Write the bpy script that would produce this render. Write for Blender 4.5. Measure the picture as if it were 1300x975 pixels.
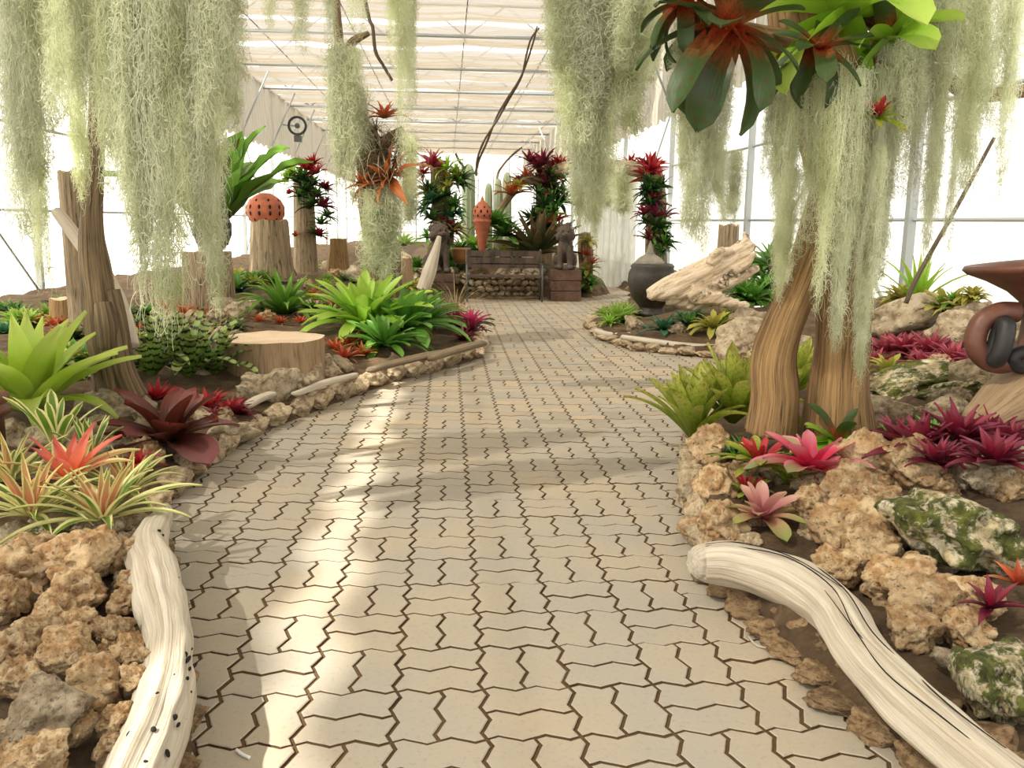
import bpy, bmesh, math, random
import numpy as np
from mathutils import Vector, Matrix, Euler, noise

for o in list(bpy.data.objects):
    bpy.data.objects.remove(o)
SC = bpy.context.scene
COL = SC.collection
PI = math.pi
random.seed(7)
RNG = np.random.default_rng(11)

# ------------------------------------------------------------------ camera
CAM_H, FPX, PITCH, YAW, ROLL = 1.35, 1110.5, 0.1837, 0.075, 0.0126
cam_d = bpy.data.cameras.new('camera')
cam_d.sensor_fit = 'HORIZONTAL'
cam_d.sensor_width = 36.0
cam_d.lens = 36.0 * FPX / 1300.0
cam_d.clip_start = 0.05
cam_d.clip_end = 400
cam = bpy.data.objects.new('camera', cam_d)
COL.objects.link(cam)
cam.matrix_world = (Matrix.Translation((0, 0, CAM_H)) @ Matrix.Rotation(-YAW, 4, 'Z')
                    @ Matrix.Rotation(PI / 2 - PITCH, 4, 'X') @ Matrix.Rotation(ROLL, 4, 'Z'))
SC.camera = cam

# ------------------------------------------------------------------ world, sun, exposure
SKY_STRENGTH, SUN_STRENGTH = 2.0, 10.0
w = bpy.data.worlds.new('sky')
SC.world = w
w.use_nodes = True
wn = w.node_tree.nodes
wn['Background'].inputs[0].default_value = (1.0, 0.99, 0.965, 1)
wn['Background'].inputs[1].default_value = SKY_STRENGTH
sun_d = bpy.data.lights.new('sun', 'SUN')
sun_d.energy = SUN_STRENGTH
sun_d.angle = math.radians(0.9)
sun_d.color = (1.0, 0.95, 0.84)
sun = bpy.data.objects.new('sun', sun_d)
COL.objects.link(sun)
SUN_FROM = Vector((-0.62, -0.36, 0.78)).normalized()
sun.rotation_euler = SUN_FROM.to_track_quat('Z', 'Y').to_euler()
sun.location = (-8, 0, 14)
SC.view_settings.view_transform = 'Standard'
SC.view_settings.look = 'None'
SC.view_settings.gamma = 1.0
SC.view_settings.exposure = -0.08
SC.view_settings.use_curve_mapping = False

# ------------------------------------------------------------------ pixel -> place helpers
def ray(px, py):
    u, v = px - 650.0, py - 487.5
    c, s = math.cos(ROLL), math.sin(ROLL)
    u, v = u * c + v * s, -u * s + v * c
    x, up = u / FPX, -v / FPX
    fw = math.cos(PITCH) + up * math.sin(PITCH)
    z = up * math.cos(PITCH) - math.sin(PITCH)
    return Vector((x * math.cos(YAW) + fw * math.sin(YAW), fw * math.cos(YAW) - x * math.sin(YAW), z))

def G(px, py, z=0.0):                      # where the ray meets the level z
    d = ray(px, py)
    t = (z - CAM_H) / d.z
    return Vector((d.x * t, d.y * t, z))

def P(px, py, Y):                          # where the ray meets the plane y = Y
    d = ray(px, py)
    t = Y / d.y
    return Vector((d.x * t, Y, CAM_H + d.z * t))

def S(rpx, Y):                             # metres spanned by rpx pixels at depth Y
    return rpx * Y / FPX

# ------------------------------------------------------------------ object helpers
def mesh(name, verts, faces, mats=(), smooth=True, uv=None, wc=None, mi=None):
    me = bpy.data.meshes.new(name)
    me.from_pydata([tuple(v) for v in verts], [], [tuple(f) for f in faces])
    for m in mats:
        me.materials.append(m)
    if mi is not None:
        me.polygons.foreach_set('material_index', np.asarray(mi, dtype=np.int32))
    if smooth:
        me.polygons.foreach_set('use_smooth', np.ones(len(me.polygons), dtype=bool))
    if uv is not None:
        ul = me.uv_layers.new(name='UVMap')
        li = np.empty(len(me.loops), dtype=np.int32)
        me.loops.foreach_get('vertex_index', li)
        ul.data.foreach_set('uv', np.asarray(uv, dtype=np.float32)[li].ravel())
    if wc is not None:
        at = me.attributes.new('wc', 'FLOAT_VECTOR', 'POINT')
        at.data.foreach_set('vector', np.asarray(wc, dtype=np.float32).ravel())
    me.update()
    return me

def obj(name, me, parent=None, loc=(0, 0, 0), rot=(0, 0, 0), scale=(1, 1, 1)):
    o = bpy.data.objects.new(name, me)
    COL.objects.link(o)
    o.parent = parent
    o.location = loc
    o.rotation_euler = rot
    o.scale = scale if hasattr(scale, '__len__') else (scale,) * 3
    return o

def tag(o, label, cat, group=None):
    o['label'] = label
    o['category'] = cat
    if group:
        o['group'] = group
    return o

def thing(name, label, cat, loc=(0, 0, 0), rot=(0, 0, 0), group=None, scale=1.0):
    o = obj(name, None, None, loc, rot, scale)
    return tag(o, label, cat, group)

def struct(o):
    o['kind'] = 'structure'
    return o

class MB:                                   # collects shapes for ONE mesh
    def __init__(self):
        self.v, self.f, self.uv, self.wc = [], [], [], []
    def add(self, vs, fs, uv=None, wc=None):
        b = len(self.v)
        self.v += [tuple(x) for x in vs]
        self.f += [tuple(b + i for i in f) for f in fs]
        self.uv += list(uv) if uv is not None else [(0, 0)] * len(vs)
        self.wc += list(wc) if wc is not None else [tuple(x) for x in vs]
        return self
    def box(self, c, s, rz=0.0, M=None):
        x, y, z = (a / 2 for a in s)
        vs = [Vector((i, j, k)) for i in (-x, x) for j in (-y, y) for k in (-z, z)]
        R = M if M else Matrix.Rotation(rz, 3, 'Z')
        vs = [R @ v + Vector(c) for v in vs]
        return self.add(vs, [(0, 1, 3, 2), (4, 6, 7, 5), (0, 4, 5, 1), (2, 3, 7, 6), (0, 2, 6, 4), (1, 5, 7, 3)])
    def bar(self, a, b, r, n=6):
        return self.tube([a, b], [r, r], n=n, res=1, amp=0)
    def tube(self, pts, rad, n=12, res=6, amp=0.0, ridge=0.0, seed=0, cap=True, flat=1.0, lump=3.0):
        pts = [Vector(p) for p in pts]
        if len(pts) > 2 or res > 1:
            pts, rad = catmull(pts, rad, res)
        m = len(pts)
        T = [(pts[min(i + 1, m - 1)] - pts[max(i - 1, 0)]).normalized() for i in range(m)]
        up = Vector((0, 0, 1)) if abs(T[0].z) < 0.9 else Vector((1, 0, 0))
        A = T[0].cross(up).normalized()
        vs, wc, uv, L = [], [], [], 0.0
        off = Vector((seed * 7.13, seed * 3.7, seed * 1.9))
        for i in range(m):
            if i:
                L += (pts[i] - pts[i - 1]).length
            A = (A - T[i] * A.dot(T[i])).normalized()
            B = T[i].cross(A)
            for k in range(n):
                a = 2 * PI * k / n
                ca, sa = math.cos(a), math.sin(a)
                r = rad[i]
                if amp or ridge:
                    q = Vector((ca * 1.3, sa * 1.3, L * lump)) + off
                    r *= 1 + amp * noise.noise(q * 1.1) + ridge * noise.noise(Vector((ca * 3.2, sa * 3.2, L * 0.9)) + off)
                vs.append(pts[i] + A * (ca * r) + B * (sa * r * flat))
                wc.append((ca, sa, L))
                uv.append((k / n, L))
        fs = [(i * n + k, i * n + (k + 1) % n, (i + 1) * n + (k + 1) % n, (i + 1) * n + k)
              for i in range(m - 1) for k in range(n)]
        if cap:
            for end, i in ((0, 0), (1, m - 1)):
                b = len(vs)
                vs.append(pts[i] + T[i] * (-0.25 if not end else 0.25) * rad[i] * (1 if amp else 0))
                wc.append((0, 0, L * end + 0.3)); uv.append((0.5, L * end))
                for k in range(n):
                    fs.append((b, i * n + (k + 1) % n, i * n + k) if not end else (b, i * n + k, i * n + (k + 1) % n))
        return self.add(vs, fs, uv, wc)
    def lathe(self, prof, n=24, c=(0, 0, 0), wob=0.0, seed=0):
        vs, fs, uv, wc = [], [], [], []
        m = len(prof)
        for i, (r, z) in enumerate(prof):
            for k in range(n):
                a = 2 * PI * k / n
                q = r * (1 + (wob * noise.noise(Vector((math.cos(a) * 1.5, math.sin(a) * 1.5, z * 2 + seed))) if wob else 0))
                vs.append((c[0] + q * math.cos(a), c[1] + q * math.sin(a), c[2] + z))
                uv.append((k / n, i / m)); wc.append((math.cos(a), math.sin(a), z))
        for i in range(m - 1):
            for k in range(n):
                fs.append((i * n + k, i * n + (k + 1) % n, (i + 1) * n + (k + 1) % n, (i + 1) * n + k))
        return self.add(vs, fs, uv, wc)
    def ball(self, c, r, sub=2, sc=(1, 1, 1), rot=None):
        bm = bmesh.new()
        bmesh.ops.create_icosphere(bm, subdivisions=sub, radius=1.0)
        R = Euler(rot).to_matrix() if rot else Matrix.Identity(3)
        vs = [R @ Vector((v.co.x * sc[0] * r, v.co.y * sc[1] * r, v.co.z * sc[2] * r)) + Vector(c) for v in bm.verts]
        fs = [[v.index for v in f.verts] for f in bm.faces]
        bm.free()
        return self.add(vs, fs)
    def me(self, name, mats, smooth=True):
        if not isinstance(mats, (list, tuple)):
            mats = [mats]
        return mesh(name, self.v, self.f, mats, smooth, self.uv, self.wc)
    def build(self, name, mat, parent=None, smooth=True, loc=(0, 0, 0), rot=(0, 0, 0), scale=1.0):
        return obj(name, self.me(name, mat, smooth), parent, loc, rot, scale)

def catmull(pts, rad, res):
    if len(pts) == 2:
        n = max(1, res)
        return ([pts[0].lerp(pts[1], i / n) for i in range(n + 1)], [rad[0] + (rad[1] - rad[0]) * i / n for i in range(n + 1)])
    out, ro = [], []
    for i in range(len(pts) - 1):
        p0, p1, p2, p3 = pts[max(i - 1, 0)], pts[i], pts[i + 1], pts[min(i + 2, len(pts) - 1)]
        for j in range(res):
            t = j / res
            out.append(0.5 * ((2 * p1) + (p2 - p0) * t + (2 * p0 - 5 * p1 + 4 * p2 - p3) * t * t + (3 * p1 - p0 - 3 * p2 + p3) * t ** 3))
            ro.append(rad[i] + (rad[i + 1] - rad[i]) * t)
    out.append(pts[-1]); ro.append(rad[-1])
    return out, ro

def remeshed(name, mb, mat, voxel, smooth_it=3, disp=None):
    """one continuous surface out of overlapping lumps"""
    me0 = mb.me('tmp', [mat])
    o = bpy.data.objects.new('tmp', me0)
    COL.objects.link(o)
    m = o.modifiers.new('r', 'REMESH'); m.mode = 'VOXEL'; m.voxel_size = voxel; m.use_smooth_shade = True
    s = o.modifiers.new('s', 'SMOOTH'); s.iterations = smooth_it; s.factor = 0.5
    dg = bpy.context.evaluated_depsgraph_get()
    me = bpy.data.meshes.new_from_object(o.evaluated_get(dg))
    bpy.data.objects.remove(o)
    me.name = name
    if disp:
        for v in me.vertices:
            v.co += v.normal * disp(v.co)
    at = me.attributes.new('wc', 'FLOAT_VECTOR', 'POINT')
    co = np.empty(len(me.vertices) * 3, dtype=np.float32)
    me.vertices.foreach_get('co', co)
    at.data.foreach_set('vector', co)
    me.materials.clear(); me.materials.append(mat)
    me.polygons.foreach_set('use_smooth', np.ones(len(me.polygons), dtype=bool))
    return me

# ------------------------------------------------------------------ materials
def rgb(r, g, b):                           # sRGB 0-255 -> linear
    f = lambda c: ((c / 255 + 0.055) / 1.055) ** 2.4 if c > 10.3 else c / 255 / 12.92
    return (f(r), f(g), f(b), 1.0)

class NT:
    def __init__(self, name):
        self.m = bpy.data.materials.new(name)
        self.m.use_nodes = True
        self.t = self.m.node_tree
        self.b = self.t.nodes['Principled BSDF']
        self.out = self.t.nodes['Material Output']
    def n(self, kind, **kw):
        nd = self.t.nodes.new('ShaderNode' + kind)
        for k, v in kw.items():
            if k.startswith('i_'):
                nd.inputs[int(k[2:]) if k[2:].isdigit() else k[2:]].default_value = v
            else:
                setattr(nd, k, v)
        return nd
    def l(self, a, b):
        self.t.links.new(a, b)
    def noise(self, vec, scale, detail=4, rough=0.55, dist=0.0):
        nd = self.n('TexNoise'); nd.inputs['Scale'].default_value = scale; nd.inputs['Detail'].default_value = detail
        nd.inputs['Roughness'].default_value = rough; nd.inputs['Distortion'].default_value = dist
        self.l(vec, nd.inputs['Vector'])
        return nd.outputs['Fac']
    def vor(self, vec, scale, feature='F1'):
        nd = self.n('TexVoronoi', feature=feature); nd.inputs['Scale'].default_value = scale
        self.l(vec, nd.inputs['Vector'])
        return nd.outputs['Distance']
    def ramp(self, fac, stops):
        nd = self.n('ValToRGB')
        e = nd.color_ramp.elements
        while len(e) < len(stops):
            e.new(0.5)
        for x, (p, c) in zip(e, stops):
            x.position = p
            x.color = c if hasattr(c, '__len__') else (c, c, c, 1)
        self.l(fac, nd.inputs[0])
        return nd.outputs[0]
    def mix(self, fac, a, b, mode='MIX'):
        nd = self.n('MixRGB', blend_type=mode)
        for i, x in ((0, fac), (1, a), (2, b)):
            if isinstance(x, (int, float)):
                nd.inputs[i].default_value = x if i == 0 else (x, x, x, 1)
            elif isinstance(x, tuple):
                nd.inputs[i].default_value = x
            else:
                self.l(x, nd.inputs[i])
        return nd.outputs[0]
    def math(self, op, a, b=0.0):
        nd = self.n('Math', operation=op)
        for i, x in ((0, a), (1, b)):
            if isinstance(x, (int, float)):
                nd.inputs[i].default_value = x
            else:
                self.l(x, nd.inputs[i])
        return nd.outputs[0]
    def coord(self, which='Object'):
        return self.n('TexCoord').outputs[which]
    def attr(self, name):
        return self.n('Attribute', attribute_name=name).outputs['Vector']
    def mapping(self, vec, scale):
        nd = self.n('Mapping'); nd.inputs['Scale'].default_value = scale
        self.l(vec, nd.inputs['Vector'])
        return nd.outputs[0]
    def rand(self):
        return self.n('ObjectInfo').outputs['Random']
    def bump(self, h, strength=0.5, dist=0.02):
        nd = self.n('Bump'); nd.inputs['Strength'].default_value = strength; nd.inputs['Distance'].default_value = dist
        self.l(h, nd.inputs['Height'])
        self.l(nd.outputs[0], self.b.inputs['Normal'])
    def color(self, c):
        if isinstance(c, tuple):
            self.b.inputs['Base Color'].default_value = c
        else:
            self.l(c, self.b.inputs['Base Color'])
    def rough(self, r):
        self.b.inputs['Roughness'].default_value = r
    def vary(self, c, amt=0.25):            # each object a little lighter or darker
        hs = self.n('HueSaturation')
        self.l(self.math('ADD', self.math('MULTIPLY', self.rand(), 2 * amt), 1 - amt), hs.inputs['Value'])
        self.l(c, hs.inputs['Color'])
        return hs.outputs[0]
    def translucent(self, c, fac):
        tr = self.n('BsdfTranslucent')
        if isinstance(c, tuple):
            tr.inputs[0].default_value = c
        else:
            self.l(c, tr.inputs[0])
        mx = self.n('MixShader', i_0=fac)
        self.l(self.b.outputs[0], mx.inputs[1]); self.l(tr.outputs[0], mx.inputs[2])
        self.l(mx.outputs[0], self.out.inputs[0])

def m_rock(name, c_hi, c_lo, c_dark, moss=0.0):
    t = NT(name); v = t.coord()
    a = t.noise(v, 1.9, 7, 0.6)
    b = t.noise(v, 5.0, 5, 0.6)
    c = t.ramp(a, [(0.22, c_dark), (0.40, c_lo), (0.58, c_hi)])
    c = t.mix(t.ramp(b, [(0.34, 0.6), (0.46, 0.0)]), c, c_dark)
    c = t.mix(t.ramp(t.noise(v, 1.3, 3), [(0.5, 0.0), (0.7, 0.55)]), c, c_lo)
    pits = t.vor(v, 5.0)
    if moss:
        mm = t.ramp(t.noise(v, 2.2, 6, 0.7), [(0.62 - moss * 0.4, 0.0), (0.72 - moss * 0.4, 1.0)])
        c = t.mix(mm, c, t.ramp(b, [(0.3, rgb(34, 40, 12)), (0.55, rgb(84, 88, 30)), (0.75, rgb(120, 125, 50))]))
    t.color(t.vary(c, 0.2)); t.rough(0.95)
    h = t.mix(0.45, b, t.ramp(pits, [(0.05, 0.0), (0.22, 1.0)]))
    t.bump(t.mix(0.15, h, t.noise(v, 28, 4, 0.7)), 0.8, 0.06)
    return t.m

def m_wood(name, c_hi, c_lo, c_dark, streak=1.0, bump=0.6, rough=0.8):
    t = NT(name); v = t.attr('wc')
    s = t.mapping(v, (3.0, 3.0, 0.7))
    a = t.noise(s, 1.6, 6, 0.6, 0.3)
    f = t.noise(t.mapping(v, (6, 6, 1.3)), 2.0, 6, 0.7, 0.7)
    c = t.ramp(a, [(0.3, c_lo), (0.6, c_hi)])
    c = t.mix(t.ramp(f, [(0.36, streak), (0.47, 0.0)]), c, c_dark)
    k = t.noise(t.mapping(v, (1.2, 1.2, 1.2)), 2.2, 3)
    c = t.mix(t.ramp(k, [(0.62, 0.0), (0.75, 0.5)]), c, c_dark)
    t.color(c); t.rough(rough)
    t.bump(t.mix(0.6, a, f), bump, 0.03)
    return t.m

def m_plain(name, c, rough=0.6, var=0.0, metal=0.0, bump=0.0, bscale=30):
    t = NT(name)
    if var:
        v = t.coord()
        k = t.noise(v, 5.0, 5, 0.65)
        lo = tuple(x * (1 - var) for x in c[:3]) + (1,)
        hi = tuple(min(1, x * (1 + var)) for x in c[:3]) + (1,)
        t.color(t.ramp(k, [(0.3, lo), (0.7, hi)]))
        if bump:
            t.bump(t.noise(v, bscale, 5, 0.7), bump, 0.02)
    else:
        t.color(c)
    t.rough(rough)
    t.b.inputs['Metallic'].default_value = metal
    return t.m

def m_leaf(name, c0, c1, c2, edge=None, edgew=0.3, mid=None, bands=None, blotch=None, rough=0.35, trans=0.3, amt=0.18):
    t = NT(name)
    uv = t.coord('UV')
    sp = t.n('SeparateXYZ'); t.l(uv, sp.inputs[0])
    u, v = sp.outputs[0], sp.outputs[1]
    nz = t.noise(t.mapping(uv, (14, 1.5, 1)), 2.0, 3)
    vv = t.math('ADD', v, t.math('MULTIPLY', t.math('SUBTRACT', nz, 0.5), 0.25))
    c = t.ramp(vv, [(0.05, c0), (0.5, c1), (0.95, c2)])
    e = t.math('ABSOLUTE', t.math('SUBTRACT', u, 0.5))
    e = t.math('MULTIPLY', e, 2.0)
    en = t.math('ADD', e, t.math('MULTIPLY', t.math('SUBTRACT', nz, 0.5), 0.3))
    if edge:
        c = t.mix(t.ramp(en, [(1 - edgew - 0.08, 0.0), (1 - edgew + 0.05, 1.0)]), c, edge)
    if mid:
        c = t.mix(t.ramp(en, [(0.12, 0.8), (0.3, 0.0)]), c, mid)
    if bands:
        s = t.math('ADD', t.math('MULTIPLY', v, 46.0), t.math('MULTIPLY', t.noise(t.mapping(uv, (6, 8, 1)), 1.5, 2), 5.0))
        c = t.mix(t.ramp(t.math('SINE', s), [(0.45, 0.0), (0.6, 1.0)]), c, bands)
    if blotch:
        c = t.mix(t.ramp(t.noise(t.mapping(uv, (5, 7, 1)), 2.0, 4), [(0.5, 0.0), (0.62, 0.9)]), c, blotch)
    c = t.vary(c, amt)
    t.color(c); t.rough(rough)
    t.b.inputs['Specular IOR Level'].default_value = 0.35
    t.bump(nz, 0.25, 0.01)
    t.translucent(c, trans)
    return t.m

M = {}
M['tufa'] = m_rock('tufa_rock', rgb(214, 188, 148), rgb(172, 134, 90), rgb(80, 60, 38))
M['tufa_grey'] = m_rock('tufa_rock_grey', rgb(194, 178, 150), rgb(148, 128, 100), rgb(70, 58, 44))
M['tufa_moss'] = m_rock('mossy_rock', rgb(236, 226, 200), rgb(186, 168, 128), rgb(70, 62, 40), moss=0.50)
M['pale'] = m_rock('pale_rock', rgb(206, 190, 162), rgb(170, 150, 120), rgb(98, 82, 60))
M['edge'] = m_rock('edge_stone', rgb(210, 190, 158), rgb(164, 140, 108), rgb(80, 64, 46))
M['kerb'] = m_rock('earthy_kerb_stone', rgb(166, 138, 102), rgb(126, 98, 66), rgb(60, 46, 30))
M['driftwood'] = m_wood('bleached_driftwood', rgb(214, 204, 186), rgb(178, 162, 138), rgb(132, 112, 88), 0.35, 0.6)
M['driftwood_tan'] = m_wood('tan_driftwood', rgb(224, 206, 180), rgb(190, 164, 132), rgb(104, 82, 60), 0.6, 0.6)
M['trunk'] = m_wood('brown_trunk', rgb(176, 140, 92), rgb(126, 92, 56), rgb(48, 33, 20), 0.9, 0.9)
M['trunk_grey'] = m_wood('grey_trunk', rgb(168, 148, 118), rgb(120, 100, 74), rgb(44, 34, 24), 0.95, 0.9)
M['trunk_dark'] = m_wood('charred_trunk', rgb(150, 126, 92), rgb(64, 50, 36), rgb(18, 14, 10), 1.0, 0.9)
M['cutwood'] = m_wood('cut_log_side', rgb(164, 138, 106), rgb(136, 110, 80), rgb(84, 62, 42), 0.5, 0.5)
M['cut_face'] = m_plain('cut_log_face', rgb(204, 178, 144), 0.8, 0.15)
M['darkplank'] = m_wood('weathered_dark_plank', rgb(92, 74, 62), rgb(66, 52, 44), rgb(30, 24, 20), 0.8, 0.5)
M['terracotta'] = m_plain('terracotta', rgb(176, 100, 72), 0.85, 0.35, bump=0.3)
M['clay_brown'] = m_plain('burnished_brown_clay', rgb(104, 66, 52), 0.45, 0.45, bump=0.15)
M['black_clay'] = m_plain('black_clay', rgb(44, 42, 42), 0.5, 0.4, bump=0.2)
M['dark_urn'] = m_plain('dark_mossy_urn', rgb(50, 44, 33), 0.45, 0.55, bump=0.4)
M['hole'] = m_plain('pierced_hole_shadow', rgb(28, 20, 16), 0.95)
M['statue'] = m_plain('lion_sandstone', rgb(84, 72, 62), 0.9, 0.5, bump=0.6)
M['stone_grey'] = m_plain('carved_grey_stone', rgb(136, 130, 116), 0.85, 0.3, bump=0.5)
M['brickred'] = m_plain('old_laterite', rgb(98, 74, 60), 0.95, 0.4, bump=0.8)
M['steel'] = m_plain('galvanised_steel', rgb(170, 174, 174), 0.45, metal=0.3)
M['steel_dark'] = m_plain('dark_steel', rgb(84, 86, 84), 0.5)
M['white_plastic'] = m_plain('white_plastic', rgb(226, 226, 220), 0.5)
M['bark_stick'] = m_wood('dark_vine_wood', rgb(120, 104, 84), rgb(84, 70, 54), rgb(36, 28, 20))

# ------------------------------------------------------------------ setting materials
def m_film():
    t = NT('milky_greenhouse_film')
    tl = t.n('BsdfTranslucent'); tl.inputs[0].default_value = (0.95, 0.95, 0.90, 1)
    tp = t.n('BsdfTransparent')
    mx = t.n('MixShader', i_0=0.3)
    t.l(tl.outputs[0], mx.inputs[1]); t.l(tp.outputs[0], mx.inputs[2])
    t.l(mx.outputs[0], t.out.inputs[0])
    return t.m

def m_cloth(name, c, transp, trl):
    t = NT(name); v = t.coord()
    k = t.noise(t.mapping(v, (0.5, 26, 1)), 1.5, 4)
    col = t.ramp(k, [(0.3, tuple(x * 0.72 for x in c[:3]) + (1,)), (0.62, c)])
    t.color(col); t.rough(0.9)
    tr = t.n('BsdfTranslucent'); t.l(col, tr.inputs[0])
    tp = t.n('BsdfTransparent')
    a = t.n('MixShader', i_0=trl); b = t.n('MixShader', i_0=transp)
    t.l(t.b.outputs[0], a.inputs[1]); t.l(tr.outputs[0], a.inputs[2])
    t.l(a.outputs[0], b.inputs[1]); t.l(tp.outputs[0], b.inputs[2])
    t.l(b.outputs[0], t.out.inputs[0])
    return t.m

def m_paver():
    t = NT('concrete_paver'); v = t.coord('Generated')
    g = t.n('NewGeometry')
    pos = g.outputs['Position']
    rnd = g.outputs['Random Per Island']
    a = t.noise(pos, 1.3, 5, 0.6)
    b = t.noise(pos, 60, 4, 0.7)
    c = t.ramp(rnd, [(0.0, rgb(152, 143, 128)), (0.35, rgb(170, 159, 141)), (0.7, rgb(160, 154, 143)), (1.0, rgb(180, 163, 139))])
    c = t.mix(t.ramp(a, [(0.42, 0.0), (0.72, 0.5)]), c, rgb(190, 168, 134))
    c = t.mix(t.ramp(b, [(0.3, 0.28), (0.45, 0.0)]), c, rgb(120, 104, 82))
    t.color(c); t.rough(0.95); t.b.inputs['Specular IOR Level'].default_value = 0.15
    t.bump(b, 0.25, 0.006)
    return t.m

def m_soil():
    t = NT('garden_soil'); v = t.coord()
    a = t.noise(v, 6, 8, 0.7)
    c = t.ramp(a, [(0.3, rgb(70, 54, 36)), (0.55, rgb(116, 92, 64)), (0.75, rgb(160, 132, 94))])
    t.color(c); t.rough(1.0)
    t.bump(t.noise(v, 22, 8, 0.75), 1.0, 0.05)
    return t.m

M['film'] = m_film()
M['cloth'] = m_cloth('beige_shade_cloth', rgb(190, 178, 158), 0.20, 0.30)
M['curtain'] = m_cloth('grey_wall_curtain', rgb(176, 170, 156), 0.05, 0.2)
M['paver'] = m_paver()
M['soil'] = m_soil()
M['joint'] = m_plain('sandy_joint_soil', rgb(92, 70, 42), 1.0, 0.4, bump=0.5)
M['outside'] = m_plain('pale_outside_ground', rgb(196, 190, 170), 1.0, 0.1)

WL, WR, YF, YN = -6.0, 5.0, 58.0, -3.0
ZE, ZC = 3.9, 5.6                               # eave rail, shade cloth level

# ------------------------------------------------------------------ grounds
g = struct(obj('ground', mesh('ground', [(-60, -40, -0.08), (60, -40, -0.08), (60, 120, -0.08), (-60, 120, -0.08)], [(0, 1, 2, 3)], [M['outside']], False)))
g['label'] = 'pale bare ground outside the greenhouse film'
floor = struct(obj('floor', mesh('floor', [(WL, YN, -0.008), (WR, YN, -0.008), (WR, YF, -0.008), (WL, YF, -0.008)], [(0, 1, 2, 3)], [M['joint']], False)))
floor['label'] = 'garden path of wavy concrete pavers with sandy joints'

# bed outlines (metres, y runs down the path)
LB = [(-0.50, -1.0), (-0.58, 1.5), (-0.64, 2.02), (-0.72, 2.29), (-0.88, 2.78), (-1.14, 3.5), (-1.33, 4.0), (-1.30, 4.81), (-1.19, 5.54),
      (-0.86, 6.38), (-0.45, 7.34), (-0.06, 7.94), (0.33, 8.65), (0.40, 9.48), (0.30, 10.88), (0.27, 13.5), (0.27, 15.5), (2.36, 15.55),
      (2.5, 16.6), (2.3, 19.5), (0.6, 22.5), (-1.5, 26), (-3.0, 40), (-11, 40), (-11, -4.0), (-.5, -4.0)]
RB = [(1.45, -1.0), (1.32, 1.5), (1.20, 1.92), (1.12, 2.12), (1.05, 2.69), (1.01, 3.24), (1.15, 4.03), (1.45, 5.08), (2.15, 6.3), (2.72, 7.9), (2.83, 8.6),
      (2.46, 8.82), (1.98, 9.21), (1.76, 10.16), (1.88, 11.61), (2.28, 13.05), (3.03, 14.34), (3.5, 16.5), (3.9, 22), (4.2, 40), (10, 40), (10, -4.0), (1.45, -4.0)]

def seg_dist(pts, poly):
    """signed distance (inside positive) of many points to a polygon"""
    pts = np.asarray(pts, float)
    d = np.full(len(pts), 1e9); ins = np.zeros(len(pts), bool)
    n = len(poly)
    for i in range(n):
        a = np.array(poly[i]); b = np.array(poly[(i + 1) % n])
        ab = b - a
        t = np.clip(((pts - a) @ ab) / (ab @ ab), 0, 1)
        q = a + t[:, None] * ab
        d = np.minimum(d, np.hypot(*(pts - q).T))
        c = (a[1] > pts[:, 1]) != (b[1] > pts[:, 1])
        with np.errstate(divide='ignore', invalid='ignore'):
            xi = (b[0] - a[0]) * (pts[:, 1] - a[1]) / (b[1] - a[1]) + a[0]
        ins ^= c & (pts[:, 0] < xi)
    return np.where(ins, d, -d)

def sstep(x):
    x = np.clip(x, 0, 1)
    return x * x * (3 - 2 * x)

def bed_profile(d, side):
    lo, hi, wd = (0.11, 0.17, 1.6) if side == 'L' else (0.11, 0.40, 2.2)
    return np.where(d < 0, -0.05, lo * sstep(d / 0.07) + hi * sstep((d - 0.1) / wd))

def bed(x, y):
    dl = seg_dist([(x, y)], LB); dr = seg_dist([(x, y)], RB)
    return float(max(bed_profile(dl, 'L')[0], bed_profile(dr, 'R')[0], 0.0))

def GB(px, py, extra=0.0):                  # the ray's landing point on the beds, never beyond the film walls
    z = 0.2
    for _ in range(8):
        p = G(px, py, z)
        z = 0.5 * z + 0.5 * (bed(p.x, p.y) + extra)
    p = G(px, py, z)
    lim = 4.4 if p.x > 0 else 5.6
    if abs(p.x) > lim:
        d = ray(px, py)
        t = lim / abs(d.x)
        p = Vector((d.x * t, d.y * t, CAM_H + d.z * t))
    return p

def make_bed(name, poly, side, x0, x1, y0, y1, label):
    def grid(x0, x1, y0, y1, st):
        nx, ny = int((x1 - x0) / st) + 1, int((y1 - y0) / st) + 1
        X, Y = np.meshgrid(np.linspace(x0, x1, nx), np.linspace(y0, y1, ny))
        pts = np.stack([X.ravel(), Y.ravel()], 1)
        z = bed_profile(seg_dist(pts, poly), side)
        vs = [(p[0], p[1], float(q) + (0.05 * noise.noise(Vector((p[0] * 2.3, p[1] * 2.3, 0))) + 0.03 * noise.noise(Vector((p[0] * 7, p[1] * 7, 3))) if q > 0.1 else 0))
              for p, q in zip(pts, z)]
        fs = [(j * nx + i, j * nx + i + 1, (j + 1) * nx + i + 1, (j + 1) * nx + i) for j in range(ny - 1) for i in range(nx - 1)
              if max(z[j * nx + i], z[j * nx + i + 1], z[(j + 1) * nx + i], z[(j + 1) * nx + i + 1]) > -0.04]
        return vs, fs
    mb = MB()
    mb.add(*grid(x0, x1, y0, 10.0, 0.07)); mb.add(*grid(x0, x1, 10.0, y1, 0.2))
    o = struct(mb.build(name, M['soil']))
    o['label'] = label
    return o

make_bed('ground_bed_fern_side', LB, 'L', -5.95, 2.6, -1.0, 40, 'raised soil bed holding the stumps, bench and round cut log')
make_bed('ground_bed_tree_side', RB, 'R', 0.9, 4.95, -1.0, 40, 'raised soil bed holding the mossy tree and dark urn')

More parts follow.
